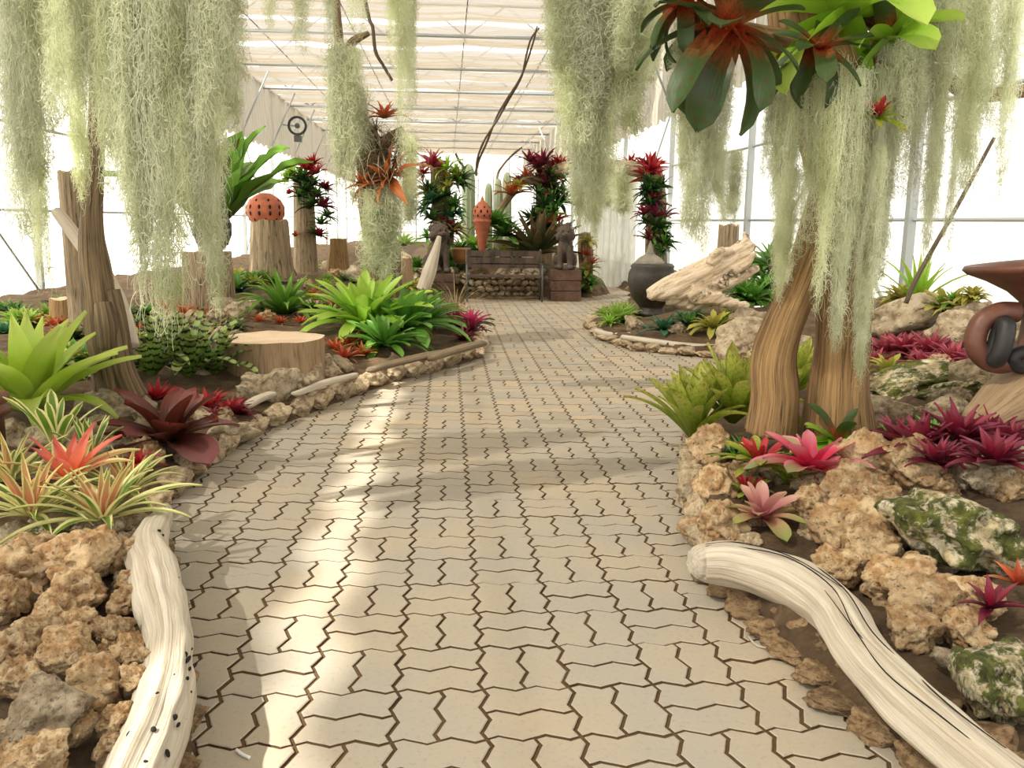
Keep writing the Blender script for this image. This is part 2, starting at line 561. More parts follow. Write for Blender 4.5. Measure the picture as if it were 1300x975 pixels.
# ------------------------------------------------------------------ pavers: zigzag blocks, woven in pairs
MOD = 0.1872 * CAM_H
X0, Y0 = 0.0773 * CAM_H, 1.5626 * CAM_H
def paver_outline():
    """upright paver, half a module wide, one module long, about its middle"""
    A, gap = 0.042 * MOD, 0.0054
    pr = lambda t: A * (math.sin(4 * PI * t) + 0.22 * math.sin(12 * PI * t) * -1)
    L = []
    N = 16
    for i in range(N + 1):                      # right side going up
        t = i / N
        L.append((MOD / 4 - pr(t), -MOD / 2 + t * MOD))
    for i in range(1, N // 2 + 1):              # far end going left
        t = 0.5 - i / N
        L.append((-MOD / 4 + t * MOD, MOD / 2 + pr(t)))
    for i in range(1, N + 1):
        t = 1 - i / N
        L.append((-MOD / 4 - pr(t), -MOD / 2 + t * MOD))
    for i in range(1, N // 2):
        t = i / N
        L.append((-MOD / 4 + t * MOD, -MOD / 2 + pr(t)))
    n = len(L)
    def inset(d):
        out = []
        for i in range(n):
            a, b, c = Vector(L[i - 1]), Vector(L[i]), Vector(L[(i + 1) % n])
            e1, e2 = (b - a).normalized(), (c - b).normalized()
            nn = Vector((-(e1.y + e2.y), e1.x + e2.x))
            nn = nn.normalized() if nn.length > 1e-6 else Vector((0, 0))
            k = 1.0 / max(0.6, nn.dot(Vector((-e1.y, e1.x))))
            out.append(b + nn * d * k)
        return out
    return inset(gap), inset(gap + 0.003), n

def paver_mesh(horizontal):
    o1, o2, n = paver_outline()
    f = (lambda p: (p.y, -p.x)) if horizontal else (lambda p: (p.x, p.y))
    vs = [(*f(p), -0.03) for p in o1] + [(*f(p), -0.0025) for p in o1] + [(*f(p), 0.0) for p in o2]
    fs = [(k * n + i, k * n + (i + 1) % n, (k + 1) * n + (i + 1) % n, (k + 1) * n + i) for k in (0, 1) for i in range(n)]
    fs.append(tuple(range(2 * n, 3 * n)))
    return vs, fs
PV = {h: paver_mesh(h) for h in (False, True)}
PMI = [1 if k < len(PV[False][1]) // 2 else 0 for k in range(len(PV[False][1]))]          # soil-stained sides
PM = {h: mesh('paver', PV[h][0], PV[h][1], [M['paver'], M['joint']], False, mi=PMI) for h in PV}
slots = []
for j in range(-5, 76):
    for i in range(-12, 22):
        up = (i + j) % 2 == 1
        cx, cy = X0 + (i + 0.5) * MOD, Y0 + (j + 0.5) * MOD
        for s in (-1, 1):
            slots.append((cx + (s * MOD / 4 if up else 0), cy + (0 if up else s * MOD / 4), not up))
pts = np.array([(a, b) for a, b, _ in slots])
dl, dr = seg_dist(pts, LB), seg_dist(pts, RB)
keep = (dl < 0.10) & (dr < 0.10) & (pts[:, 0] > -1.6) & (pts[:, 0] < 4.6)
slots = [s for s, k in zip(slots, keep) if k]
cam_inv = cam.matrix_world.inverted()
def seen(x, y):
    q = cam_inv @ Vector((x, y, 0))
    return q.z < 0 and abs(q.x / -q.z) < 0.60 and abs(q.y / -q.z) < 0.455
vis = sorted([s for s in slots if seen(s[0], s[1])], key=lambda s: s[1])
own = set(vis[:300])
far = MB()
rj = random.Random(3)
for s in slots:
    dz = rj.uniform(-0.0025, 0.0015)
    if s in own:
        obj('paver', PM[s[2]], floor, (s[0], s[1], dz), (rj.uniform(-.006, .006), rj.uniform(-.006, .006), 0))
    else:
        far.add([(v[0] + s[0], v[1] + s[1], v[2] + dz) for v in PV[s[2]][0]], PV[s[2]][1])
nfar = len(far.f) // len(PMI)
fo = obj('paver_field', mesh('paver_field', far.v, far.f, [M['paver'], M['joint']], False, mi=PMI * nfar), floor)
fo['kind'] = 'stuff'

# ------------------------------------------------------------------ walls of milky film on steel posts
def side_wall(name, X, ys, label):
    root = struct(obj(name, None, None, (X, 0, 0)))
    root['label'] = label
    edges = [YN] + ys + [YF]
    for a, b in zip(edges[:-1], edges[1:]):
        obj('film_panel', mesh('film_panel', [(0, a, -0.05), (0, b, -0.05), (0, b, ZE), (0, a, ZE)], [(0, 1, 2, 3)], [M['film']], False), root)
        if b - a > 1:                                   # pleated curtain above the rail
            n = int((b - a) * 9); s = 1 if X < 0 else -1
            vs = []
            for k in range(n + 1):
                y = a + 0.06 + (b - a - 0.12) * k / n
                o_ = 0.05 * s * (1 + math.sin(k * 2.1) * 0.8)
                vs += [(o_ + 0.05 * s, y, ZE - 0.25 + 0.05 * math.sin(k * 0.9)), (o_ + 0.05 * s, y, ZC)]
            obj('curtain', mesh('curtain', vs, [(2 * k, 2 * k + 2, 2 * k + 3, 2 * k + 1) for k in range(n)], [M['curtain']]), root)
    s = 1 if X < 0 else -1
    for y in ys:
        MB().box((0.05 * s, y, ZC / 2), (0.09, 0.09, ZC)).build('post', M['steel'], root, False)
        MB().bar((0.09 * s, y, ZE - 0.1), (0.9 * s, y, ZC - 0.1), 0.025).build('knee_brace', M['steel'], root)
    for z in (0.22, 1.42, 2.6, ZE):
        MB().bar((0.03 * s, YN, z), (0.03 * s, YF, z), 0.022).build('rail', M['steel'], root)
    for y0, y1 in zip(ys[:-1:2], ys[1::2]):
        MB().bar((0.04 * s, y0, 0.2), (0.04 * s, y1, ZE), 0.02).build('cross_brace', M['steel'], root)
        MB().bar((0.06 * s, y1, 0.2), (0.06 * s, y0, ZE), 0.02).build('cross_brace', M['steel'], root)
    return root
ysL = [26.7 + 4.45 * k for k in range(-6, 7)]
ysR = [14.4 + 5.2 * k for k in range(-3, 8)]
side_wall('wall_fern_side', WL, ysL, 'glowing milky film wall with steel posts behind the stumps')
side_wall('wall_tree_side', WR, ysR, 'glowing milky film wall with steel posts behind the mossy tree')
wb = struct(obj('wall_far', None, None, (0, YF, 0)))
for k in range(11):
    x = WL + k
    obj('film_panel', mesh('film_panel', [(x, 0, -0.05), (x + 1, 0, -0.05), (x + 1, 0, ZC), (x, 0, ZC)], [(0, 1, 2, 3)], [M['film']], False), wb)
    MB().box((x, -0.06, ZC / 2), (0.07, 0.07, ZC)).build('post', M['steel'], wb, False)
for z in (0.6, 1.4, 2.2, 3.0, 3.9):
    MB().bar((WL, -0.06, z), (WR, -0.06, z), 0.022).build('rail', M['steel'], wb)

# ------------------------------------------------------------------ shade-cloth ceiling on steel trusses
ceil = struct(obj('ceiling', None))
ceil['label'] = 'beige shade cloths slung in rows below a steel roof'
def cloth(x0, x1, y0, y1, seed, sag=0.10, scal=0.16):
    nx, ny = 44, max(6, int((y1 - y0) * 9))
    vs = []
    for j in range(ny + 1):
        t = j / ny
        for i in range(nx + 1):
            u = i / nx
            x = x0 + (x1 - x0) * u
            sc = scal * abs(math.sin((x - 0.4) * PI / 2.1)) ** 0.7            # scallops between the wires
            y = y0 + (y1 - y0) * t + (sc if t < 0.5 else -sc * 0.6) * abs(2 * t - 1) ** 2 + 0.05 * noise.noise(Vector((x * 0.8, t * 3, seed)))
            z = ZC - sag * (1.0 - abs(2 * t - 1) ** 2) * (0.4 + 0.6 * abs(math.sin((x - 0.4) * PI / 2.1))) \
                + 0.055 * math.sin(t * (y1 - y0) * 9 + 1.5 * noise.noise(Vector((x * 0.6, seed, t * 2)))) + 0.06 * noise.noise(Vector((x * 0.7, t * 4, seed + 9)))
            vs.append((x, y, z))
    fs = [(j * (nx + 1) + i, j * (nx + 1) + i + 1, (j + 1) * (nx + 1) + i + 1, (j + 1) * (nx + 1) + i) for j in range(ny) for i in range(nx)]
    obj('shade_cloth', mesh('shade_cloth', vs, fs, [M['cloth']]), ceil)
SLIT0, SLIT1 = -4.98, -4.80
ROWS = [(-3.0, 15.1)]
for k, (a, b) in enumerate(ROWS):
    cloth(WL, SLIT0, a, b, k, 0.02, 0.0); cloth(SLIT1, WR, a, b, k + 50, 0.05, 0.0)
y = 15.0
k = 0
rc = random.Random(5)
while y < YF - 1:
    ln = rc.choice((1.5, 1.9, 2.4)); gp = rc.choice((0.22, 0.35, 0.6))
    cloth(WL, WR, y, min(y + ln, YF), 10 + k)
    y += ln + gp; k += 1
for y in [ysR[0] + 4.45 * k for k in range(3, 13)]:
    tr = obj('roof_truss', None, ceil, (0, y, 0))
    m = MB()
    m.bar((WL, 0, ZC - 0.12), (WR, 0, ZC - 0.12), 0.04, 8).bar((WL, 0, ZC + 0.55), (WR, 0, ZC + 0.55), 0.035, 8)
    m.build('chord', M['steel'], tr)
    m = MB(); n = 12
    for i in range(n):
        xa, xb = WL + (WR - WL) * i / n, WL + (WR - WL) * (i + 1) / n
        m.bar((xa, 0, ZC - 0.12 if i % 2 else ZC + 0.55), (xb, 0, ZC + 0.55 if i % 2 else ZC - 0.12), 0.02, 5)
    m.build('lattice', M['steel'], tr)
for x in (-4.2, -2.1, 0.4, 2.5, 4.3):
    MB().bar((x, YN, ZC - 0.06), (x, YF, ZC - 0.06), 0.012, 5).build('wire', M['steel_dark'], ceil)

# ------------------------------------------------------------------ rocks
def rock_mesh(seed, sub, lump, pit, flat, mat, name='rock'):
    bm = bmesh.new()
    bmesh.ops.create_icosphere(bm, subdivisions=sub, radius=1.0)
    off = Vector((seed * 13.7, seed * 5.1, seed * 9.3))
    r_ = random.Random(seed)
    cuts = [(Vector((r_.gauss(0, 1), r_.gauss(0, 1), r_.gauss(0, 1))).normalized(), r_.uniform(0.62, 0.9)) for _ in range(7)]
    for v in bm.verts:
        p = v.co.copy()
        k = 1 + lump * noise.noise(p * 1.1 + off) + 0.5 * lump * noise.noise(p * 2.6 + off)
        q = p * k
        for n_, d in cuts:                              # broken faces
            e = q.dot(n_) - d
            if e > 0:
                q -= n_ * e * 0.75
        if pit:
            c = noise.voronoi((p * 2.3 + off))[0]
            hole = max(0.0, 0.36 - c[0]) / 0.36
            c2 = noise.voronoi((p * 5.2 + off * 1.7))[0]
            hole2 = max(0.0, 0.30 - c2[0]) / 0.30
            tb = noise.turbulence(p * 1.7 + off, 4, True, noise_basis='PERLIN_ORIGINAL')
            q *= 1 + pit * (0.55 * (tb - .45) - 0.62 * hole ** .7 - 0.26 * hole2 ** .7)
        else:
            q *= 1 + 0.035 * noise.noise(p * 6 + off)
        v.co = Vector((q.x, q.y, q.z * flat))
    vs = [v.co.copy() for v in bm.verts]; fs = [[v.index for v in f.verts] for f in bm.faces]
    bm.free()
    return mesh(name, vs, fs, [mat])

RK = {'tufa': [rock_mesh(i, 5, 0.55, 0.50, 0.82, M['tufa']) for i in range(1, 5)],
      'grey': [rock_mesh(20 + i, 4, 0.5, 0.42, 0.8, M['tufa_grey']) for i in range(3)],
      'moss': [rock_mesh(30 + i, 5, 0.5, 0.34, 0.62, M['tufa_moss']) for i in range(2)],
      'pale': [rock_mesh(40 + i, 4, 0.45, 0.0, 0.62, M['pale']) for i in range(3)],
      'edge': [rock_mesh(50 + i, 4, 0.4, 0.30, 0.7, M['edge'], 'edging_stone') for i in range(4)],
      'kerb': [rock_mesh(70 + i, 4, 0.45, 0.42, 0.75, M['kerb'], 'edging_stone') for i in range(4)],
      'smooth': [rock_mesh(60 + i, 4, 0.35, 0.0, 0.6, M['tufa_grey']) for i in range(2)]}
rr = random.Random(21)
def rock(kind, px, py, r, label, group, extra=0.07, stretch=(1, 1, 1), name='rock', flat_r=None, rz=None):
    p = GB(px, py, extra)
    s = S(r, p.y) * 1.08
    o = obj(name, rr.choice(RK[kind]), None, p, (rr.uniform(-.35, .35), rr.uniform(-.35, .35), rr.uniform(0, 6.28) if rz is None else rz),
            (s * stretch[0], s * stretch[1], s * stretch[2]))
    if group and not any(w_ in label for w_ in ('small', 'little', 'low ', 'flat')):
        sz = 'big ' if r >= 40 else 'middling ' if r >= 26 else 'small '
        label, group = sz + label, sz + group
    return tag(o, label, 'rock', group)

for px, py, r in [(33, 730, 46), (105, 712, 46), (98, 757, 38), (6, 762, 32), (105, 793, 24), (52, 804, 29), (15, 826, 34), (84, 833, 42), (158, 826, 30),
                  (124, 870, 40), (22, 862, 33), (11, 935, 24), (48, 968, 40), (100, 925, 26), (7, 965, 28), (145, 800, 24), (160, 765, 22), (172, 862, 20), (150, 915, 26), (172, 835, 18), (140, 950, 24), (165, 740, 18),
                  (157, 706, 26), (70, 780, 28), (40, 700, 26)]:
    rock('tufa', px, py, r, 'brown pitted rock heaped beside the speckled border log', 'pitted rocks heaped by the speckled driftwood log', rr.uniform(.03, .10))
rock('grey', 55, 906, 52, 'pale grey crusted rock among brown pitted rocks beside speckled log', None, .1)
rock('moss', 58, 684, 27, 'small dark green mossy rock below the striped bromeliads', None, .06)
for px, py, r in [(135, 672, 30), (69, 668, 32), (176, 668, 22), (168, 686, 18), (20, 680, 24)]:
    rock('grey', px, py, r, 'weathered grey brown rock tucked under the striped bromeliad leaves', 'rocks under the striped bromeliads', .06)
for px, py, r in [(1079, 628, 42), (1105, 585, 44), (1166, 592, 42), (1120, 640, 30), (1035, 640, 26)]:
    rock('tufa', px, py, r, 'honeycombed tan rock below the burgundy bromeliads', 'honeycombed rocks below the burgundy bromeliads', .10)
for px, py, r in [(1083, 676, 54), (1112, 704, 46), (1144, 742, 46), (1186, 776, 54), (1160, 800, 40), (1235, 765, 40), (1060, 720, 30), (1230, 800, 34)]:
    rock('tufa', px, py, r, 'lumpy ochre rock behind the smooth bleached border log', 'ochre rocks behind the smooth bleached log', .05)
rock('moss', 1212, 672, 88, 'big boulder with green moss and white crust under burgundy bromeliads', None, .12, (1, .8, .95), rz=.3)
rock('moss', 1268, 862, 78, 'tall pale boulder with a moss streak beside the smooth bleached log', None, .08, (.85, .8, 1.25), rz=2.0)
rock('smooth', 1202, 838, 22, 'small smooth grey pebble between ochre rock and bleached log', None, .05)
for px, py, r in [(920, 668, 34), (886, 676, 22), (906, 620, 30), (905, 572, 34), (880, 625, 18), (940, 605, 22)]:
    rock('tufa' if r > 21 else 'grey', px, py, r, 'rough brown rock edging the path below the tan and green bromeliad', 'edging rocks under the tree-foot bromeliads', .03)
for px, py, r in [(1112, 524, 34), (1290, 600, 46), (1085, 560, 26), (1260, 610, 30)]:
    rock('grey', px, py, r, 'dull brown rock lying just behind the burgundy bromeliads', 'rocks behind the burgundy bromeliads', .04)
for px, py, r in [(1150, 492, 62), (1215, 496, 42)]:
    rock('moss', px, py, r, 'low dark mossy rock in front of the magenta bromeliad patch', 'low mossy rocks by the magenta bromeliads', .04, (1.15, .6, .6), rz=0.1)
for px, py, r in [(1250, 478, 40), (1288, 500, 30), (1205, 520, 26), (1270, 530, 26)]:
    rock('grey', px, py, r, 'jagged grey rock below the hanging clay chain', 'jagged rocks below the clay chain', .05)
rock('pale', 1158, 404, 54, 'flat pale slab of rock behind the magenta bromeliads', None, .12, (1.1, .8, .8), rz=0.2)
for px, py, r in [(1222, 418, 36), (1285, 425, 40), (1245, 400, 26), (1300, 470, 40)]:
    rock('grey', px, py, r, 'rounded tan rock near the film wall behind the clay pitcher', 'rocks behind the clay pitcher', .12)
# rocks of the bed with the cut log
for px, py, r in [(345, 497, 32), (372, 488, 20), (392, 480, 20), (412, 473, 22), (432, 466, 18), (318, 500, 18)]:
    rock('grey', px, py, r, 'small knobbly rock at the foot of the round cut log', 'knobbly rocks at the foot of the cut log', .03)
rock('smooth', 322, 484, 16, 'smooth brown wedge-shaped stone leaning on the round cut log', None, .06)
for px, py, r in [(290, 393, 22), (308, 395, 20), (275, 402, 14), (325, 392, 12)]:
    rock('grey', px, py, r, 'craggy brown rock between the fat stump and the cut log', 'craggy rocks behind the cut log', .06)
for px, py, r in [(150, 520, 40), (60, 560, 40), (110, 580, 36), (250, 470, 26), (20, 600, 40)]:
    rock('grey', px, py, r, 'shaded grey rock lying under the bromeliads by the split trunk', 'shaded rocks under the bromeliads', .0)
for px, py, r in [(85, 400, 22), (108, 398, 18), (440, 345, 14), (455, 352, 16), (420, 340, 12), (500, 345, 14), (515, 330, 12), (525, 350, 12)]:
    rock('pale', px, py, r, 'pale stone on the ground by the far film wall', 'pale stones along the film wall', .05)
rock('pale', 290, 552, 30, 'pale cream stone beside the red bromeliads at the path edge', None, .02, (1.2, .8, .8), rz=.5)

def edging(poly, step, lab, group, h=(.07, .11), kind='edge', cat='stone', inset=0.05, lift=0.05):
    P_ = [Vector((a, b, 0)) for a, b in poly]
    acc = 0.0
    for a, b in zip(P_[:-1], P_[1:]):
        d = b - a; L = d.length
        nrm = Vector((-d.y, d.x, 0)).normalized()
        while acc < L:
            p = a + d * (acc / L) + nrm * inset
            ln = step * rr.uniform(.8, 1.25)
            p.z = lift + rr.uniform(-.015, .02)
            o = obj('edging_stone', rr.choice(RK[kind]), None, p, (rr.uniform(-.15, .15), rr.uniform(-.15, .15), math.atan2(d.y, d.x) + rr.uniform(-.15, .15)),
                    (ln * .56, rr.uniform(.07, .11), rr.uniform(*h)))
            tag(o, lab, cat, group)
            acc += ln
        acc -= L
edging(LB[6:9], .26, 'rough edging stone beside the maroon and red bromeliads', 'edging stones by the maroon bromeliad')
edging(LB[8:14], .30, 'rough edging stone along the path below the cut log and green bromeliads', 'edging stones below the cut log')
edging(LB[13:16], .36, 'rough edging stone at the far turn of the bed before the bench', 'edging stones before the bench', (.06, .1))
edging([p for p in RB[7:9]][::-1] + [], .3, 'rough edging stone in the gap beside the yellow-green bromeliads', 'edging stones in the gap', inset=0.04)
edging(RB[10:16][::-1], .20, 'small pebbly edging stone round the bed with the dark urn', 'pebbly edging stones by the urn', (.05, .08), inset=0.04, lift=.04)
edging(RB[5:9][::-1], .24, 'rugged edging stone at the foot of the yellow-green bromeliads', 'edging stones at the tree-side corner', (.08, .12), inset=.05)
edging([(a, b) for a, b in RB[1:6]][::-1], .15, 'brown mortared stone in the low kerb under the smooth bleached log', 'kerb stones under the smooth bleached log', (.035, .05), inset=0.02, lift=.02, kind='kerb')
edging([(a, b) for a, b in RB[1:6]][::-1], .13, 'earthy rubble stone packed right under the smooth bleached log', 'rubble stones under the smooth bleached log', (.05, .08), inset=0.12, lift=.07, kind='kerb')
edging(LB[2:6], .15, 'low brown kerb stone under the speckled border log', 'kerb stones under the speckled log', (.04, .06), inset=0.05, lift=.01, kind='kerb')

# ------------------------------------------------------------------ driftwood and logs
def log_px(name, pts, mat, label, cat, n=20, amp=.12, ridge=.14, seed=1, res=8, flat=1.0, extra=None):
    """pts: (px, py, Y, radius px)"""
    c = [P(a, b, Y) for a, b, Y, r in pts]; rad = [S(r, Y) for a, b, Y, r in pts]
    m = MB(); m.tube(c, rad, n, res, amp, ridge, seed, True, flat)
    if extra:
        for e in extra:
            m.tube([P(a, b, Y) for a, b, Y, r in e], [S(r, Y) for a, b, Y, r in e], 12, 6, amp, ridge, seed + 3)
    return tag(m.build(name, M[mat]), label, cat)

# speckled border log (path's fern side); lies on the kerb
lq = [(211, 645, .20, 6), (204, 660, .20, 13), (188, 693, .19, 22), (195, 729, .18, 27), (204, 766, .175, 29), (212, 802, .17, 27), (214, 838, .17, 28), (209, 875, .17, 32), (200, 911, .17, 36), (188, 948, .17, 38), (176, 975, .17, 41), (150, 1030, .17, 44), (110, 1100, .17, 42)]
pl = []
for a, b, z, r in lq:
    q = G(a, b, z)
    pl.append((q.x, q.y, q.z, S(r, q.y) * 1.12))
m = MB(); m.tube([(a, b, c) for a, b, c, d in pl], [d for *_, d in pl], 36, 10, .20, .16, 4, lump=7)
lg = tag(m.build('driftwood_log', M['driftwood']), 'speckled bleached driftwood log edging the path beside the pitted brown rocks', 'log')
rk = random.Random(8)
for k in range(34):
    t = rk.uniform(.15, .9); i = int(t * (len(pl) - 1)); f = t * (len(pl) - 1) - i
    a, b = pl[i], pl[i + 1]
    q = Vector([a[j] + (b[j] - a[j]) * f for j in range(3)]); r = a[3] + (b[3] - a[3]) * f
    ang = rk.gauss(.6, .5)
    d = Vector((math.cos(ang), 0, math.sin(ang)))
    MB().ball((0, 0, 0), 1, 2, (.004, (.03 if k % 6 == 0 else .011) * rk.uniform(.4, 1.5), (.012 if k % 6 == 0 else .006) * rk.uniform(.5, 1.4))).build(
        'rot_hole', M['hole'], lg, True, q + d * r * .97, (0, -ang, rk.uniform(-.3, .3)))
# smooth bleached border log (tree side)
lp = [(882, 715, .16, 21), (896, 714, .16, 27), (935, 716, .17, 32), (1000, 735, .17, 36), (1060, 775, .165, 38), (1095, 830, .165, 38), (1140, 880, .165, 42), (1200, 935, .165, 47), (1260, 985, .165, 50), (1340, 1050, .165, 52)]
c = [G(a, b, z) for a, b, z, r in lp]; rad = [S(r, q.y) * .93 for (a, b, z, r), q in zip(lp, c)]
for q, r in zip(c, rad):
    q.z = max(q.z, .075 + r * .9)
m = MB(); m.tube(c, rad, 40, 10, .13, .16, 9, lump=6)
lg = tag(m.build('driftwood_log', M['driftwood']), 'smooth bleached driftwood log with long dark cracks edging the ochre rocks', 'log')
for off, i0, i1, ang in ((0, 1, 6, 1.35), (1, 2, 8, 1.9), (2, 0, 3, 2.2), (3, 4, 8, 1.1), (4, 1, 4, 1.7)):
    pts_ = []
    for k in range(i0, i1 + 1):
        T = (c[min(k + 1, 9)] - c[max(k - 1, 0)]).normalized()
        Aq = T.cross(Vector((0, 0, 1))).normalized(); Bq = Aq.cross(T)
        an = ang + .12 * math.sin(k * 2.3 + off)
        pts_.append(c[k] + (Aq * math.cos(an) + Bq * math.sin(an)) * rad[k] * 1.0)
    m = MB(); m.tube(pts_, [.001] + [.002] * (len(pts_) - 2) + [.001], 6, 6)
    m.build('crack', M['hole'], lg)

# ------------------------------------------------------------------ soil mound of the island behind the bench wall
IC, IR = Vector((1.25, 17.3, 0)), (1.9, 1.75)
def island_z(x, y):
    q = ((x - IC.x) / IR[0]) ** 2 + ((y - IC.y) / IR[1]) ** 2
    return .62 * max(0.0, 1 - q) ** .45 if q < 1 else -1
mv, mf, nn = [], [], 30
for j in range(nn + 1):
    for i in range(nn + 1):
        x, y = IC.x + IR[0] * 1.02 * (2 * i / nn - 1), IC.y + IR[1] * 1.02 * (2 * j / nn - 1)
        mv.append((x, y, max(island_z(x, y), -.02) + .04 * noise.noise(Vector((x * 3, y * 3, 1)))))
for j in range(nn):
    for i in range(nn):
        mf.append((j * (nn + 1) + i, j * (nn + 1) + i + 1, (j + 1) * (nn + 1) + i + 1, (j + 1) * (nn + 1) + i))
im = struct(obj('ground_island', mesh('ground_island', mv, mf, [M['soil']])))
im['label'] = 'raised soil mound behind the bench wall'
ri = random.Random(9)
for k in range(26):
    a = ri.uniform(-2.9, -.2); f = ri.uniform(.75, .97)
    x, y = IC.x + IR[0] * f * math.cos(a), IC.y + IR[1] * f * math.sin(a)
    if y < 15.85 and -.1 < x < 2.5:
        continue
    s = ri.uniform(.08, .16)
    tag(obj('rock', ri.choice(RK['grey']), None, (x, y, max(island_z(x, y), 0) + .03), (ri.uniform(-.4, .4), 0, ri.uniform(0, 6)), (s, s, s)),
        'rough rock piled on the mound behind the bench', 'rock', 'rocks on the mound behind the bench')

# ------------------------------------------------------------------ stumps and trunks
def stump(px, py, rpx, hpx, mat, label, n=30, ridge=.12, taper=.9, topmat='cut_face', lean=(0, 0), extra=0.0, wob_top=0.02, Y=None, name='stump'):
    p = GB(px, py, extra) if Y is None else P(px, py, Y)
    r, h = S(rpx, p.y), S(hpx, p.y)
    root = thing(name, label, 'stump', p)
    off = Vector((px * .37, py * .21, 0))
    vs, wc, L = [], [], 8
    for i in range(L + 1):
        t = i / L
        for k in range(n):
            a = 2 * PI * k / n
            ca, sa = math.cos(a), math.sin(a)
            q = r * (1 + (taper - 1) * t) * (1 + ridge * noise.noise(Vector((ca * 2, sa * 2, t * .6)) + off) + ridge * .5 * noise.noise(Vector((ca * 6, sa * 6, t * 1.2)) + off))
            q *= 1 + .10 * (1 - t) ** 3
            z = -0.08 + (h + .08) * t + (wob_top * h * noise.noise(Vector((ca * 2, sa * 2, 5)) + off) * 3 if i == L else 0)
            vs.append((ca * q + lean[0] * t * h, sa * q + lean[1] * t * h, z)); wc.append((ca, sa, z))
    fs = [(i * n + k, i * n + (k + 1) % n, (i + 1) * n + (k + 1) % n, (i + 1) * n + k) for i in range(L) for k in range(n)]
    obj('bark', mesh('bark', vs, fs, [M[mat]], True, None, wc), root)
    top = vs[-n:]
    c = Vector((sum(v[0] for v in top) / n, sum(v[1] for v in top) / n, sum(v[2] for v in top) / n - .005))
    tv = top + [tuple(Vector(v).lerp(c, .5)) for v in top] + [tuple(c)]
    tf = [(k, (k + 1) % n, n + (k + 1) % n, n + k) for k in range(n)] + [(n + k, n + (k + 1) % n, 2 * n) for k in range(n)]
    tw = [(v[0] * 3, v[1] * 3, 0) for v in tv]
    obj('cut_face', mesh('cut_face', tv, tf, [M[topmat]], False, None, tw), root)
    return p, r, h

def m_rings():
    t = NT('sawn_growth_rings'); v = t.attr('wc')
    ln = t.n('VectorMath', operation='LENGTH'); t.l(v, ln.inputs[0])
    s = t.math('SINE', t.math('ADD', t.math('MULTIPLY', ln.outputs['Value'], 70.0), t.math('MULTIPLY', t.noise(v, 2.0, 3), 8.0)))
    c = t.mix(t.ramp(s, [(0.2, 0.0), (0.9, 0.25)]), rgb(206, 180, 148), rgb(150, 118, 86))
    c = t.mix(t.ramp(t.noise(v, 1.6, 5, .7), [(.4, 0.0), (.7, .5)]), c, rgb(222, 204, 180))
    t.color(c); t.rough(.85)
    return t.m
M['rings'] = m_rings()
CUT = stump(349, 472, 64, 44, 'cutwood', 'wide low cut log with flat sawn top beside the path', 40, .05, .98, 'rings', name='cut_log')
FAT = stump(266, 388, 29, 66, 'trunk_grey', 'fat rough stump carrying the black pierced pot', 30, .10, 1.0, 'cut_face')
TER = stump(345, 346, 24, 64, 'trunk_grey', 'tall weathered stump carrying the terracotta pierced ball', 26, .16, .85, 'cut_face', Y=15.0)
COLP = stump(388, 340, 14, 112, 'trunk_grey', 'slim old post crowned with red bromeliads near the film wall', 22, .2, .8, 'cut_face', Y=17.0)
stump(363, 344, 12, 58, 'trunk_dark', 'narrow dark stump leaning behind the terracotta ball stump', 16, .2, .5, 'cut_face', (-.35, 0), Y=15.6)
stump(430, 338, 13, 34, 'trunk', 'short brown stump beside the slim post', 18, .2, .75, 'cut_face', Y=17.5)
stump(107, 410, 16, 182, 'trunk_grey', 'tall pale square-topped post behind the split trunk', 18, .12, 1.0, 'cut_face', Y=8.5)
stump(85, 425, 19, 45, 'trunk', 'low mossy brown stump by the pale square-topped post', 20, .2, .9, 'cut_face', extra=-.1)
stump(515, 352, 10, 24, 'cutwood', 'small pale stump behind the glossy green bromeliads', 16, .1, .9, 'rings', Y=13.0)
stump(500, 356, 10, 36, 'trunk', 'broken brown stump behind the glossy green bromeliads', 16, .2, .8, 'cut_face', Y=13.4)
stump(920, 372, 15, 86, 'trunk_grey', 'upright mossy post behind the sculptural driftwood', 16, .2, .9, 'cut_face', Y=12.6)

# split charred trunk
c = [(142, 500, 5.5, 21), (133, 450, 5.5, 18), (126, 390, 5.5, 20), (119, 330, 5.5, 17), (116, 270, 5.5, 13), (120, 200, 5.5, 11), (124, 120, 5.5, 9), (122, 60, 5.5, 5)]
log_px('split_trunk', c, 'trunk_dark', 'tall split trunk with charred hollow beside the lime bromeliad', 'trunk', 18, .2, .35, 5,
       extra=[[(172, 505, 5.45, 14), (158, 470, 5.45, 13), (150, 420, 5.45, 11), (138, 370, 5.48, 12)], [(136, 440, 5.42, 11), (134, 410, 5.40, 13), (130, 385, 5.42, 10)]])
log_px('leaning_branch', [(168, 440, 5.7, 9), (158, 400, 5.8, 9), (135, 352, 5.9, 10), (105, 312, 6.0, 9), (72, 268, 6.1, 7)], 'driftwood', 'grey driftwood branch leaning against the split charred trunk', 'branch', 14, .1, .2, 6)
log_px('driftwood_spike', [(537, 368, 12.0, 9), (545, 345, 12.0, 9), (552, 322, 12.0, 6), (558, 300, 12.0, 2.5)], 'driftwood', 'pale pointed driftwood spike behind the pink bromeliad', 'driftwood', 12, .1, .2, 7)

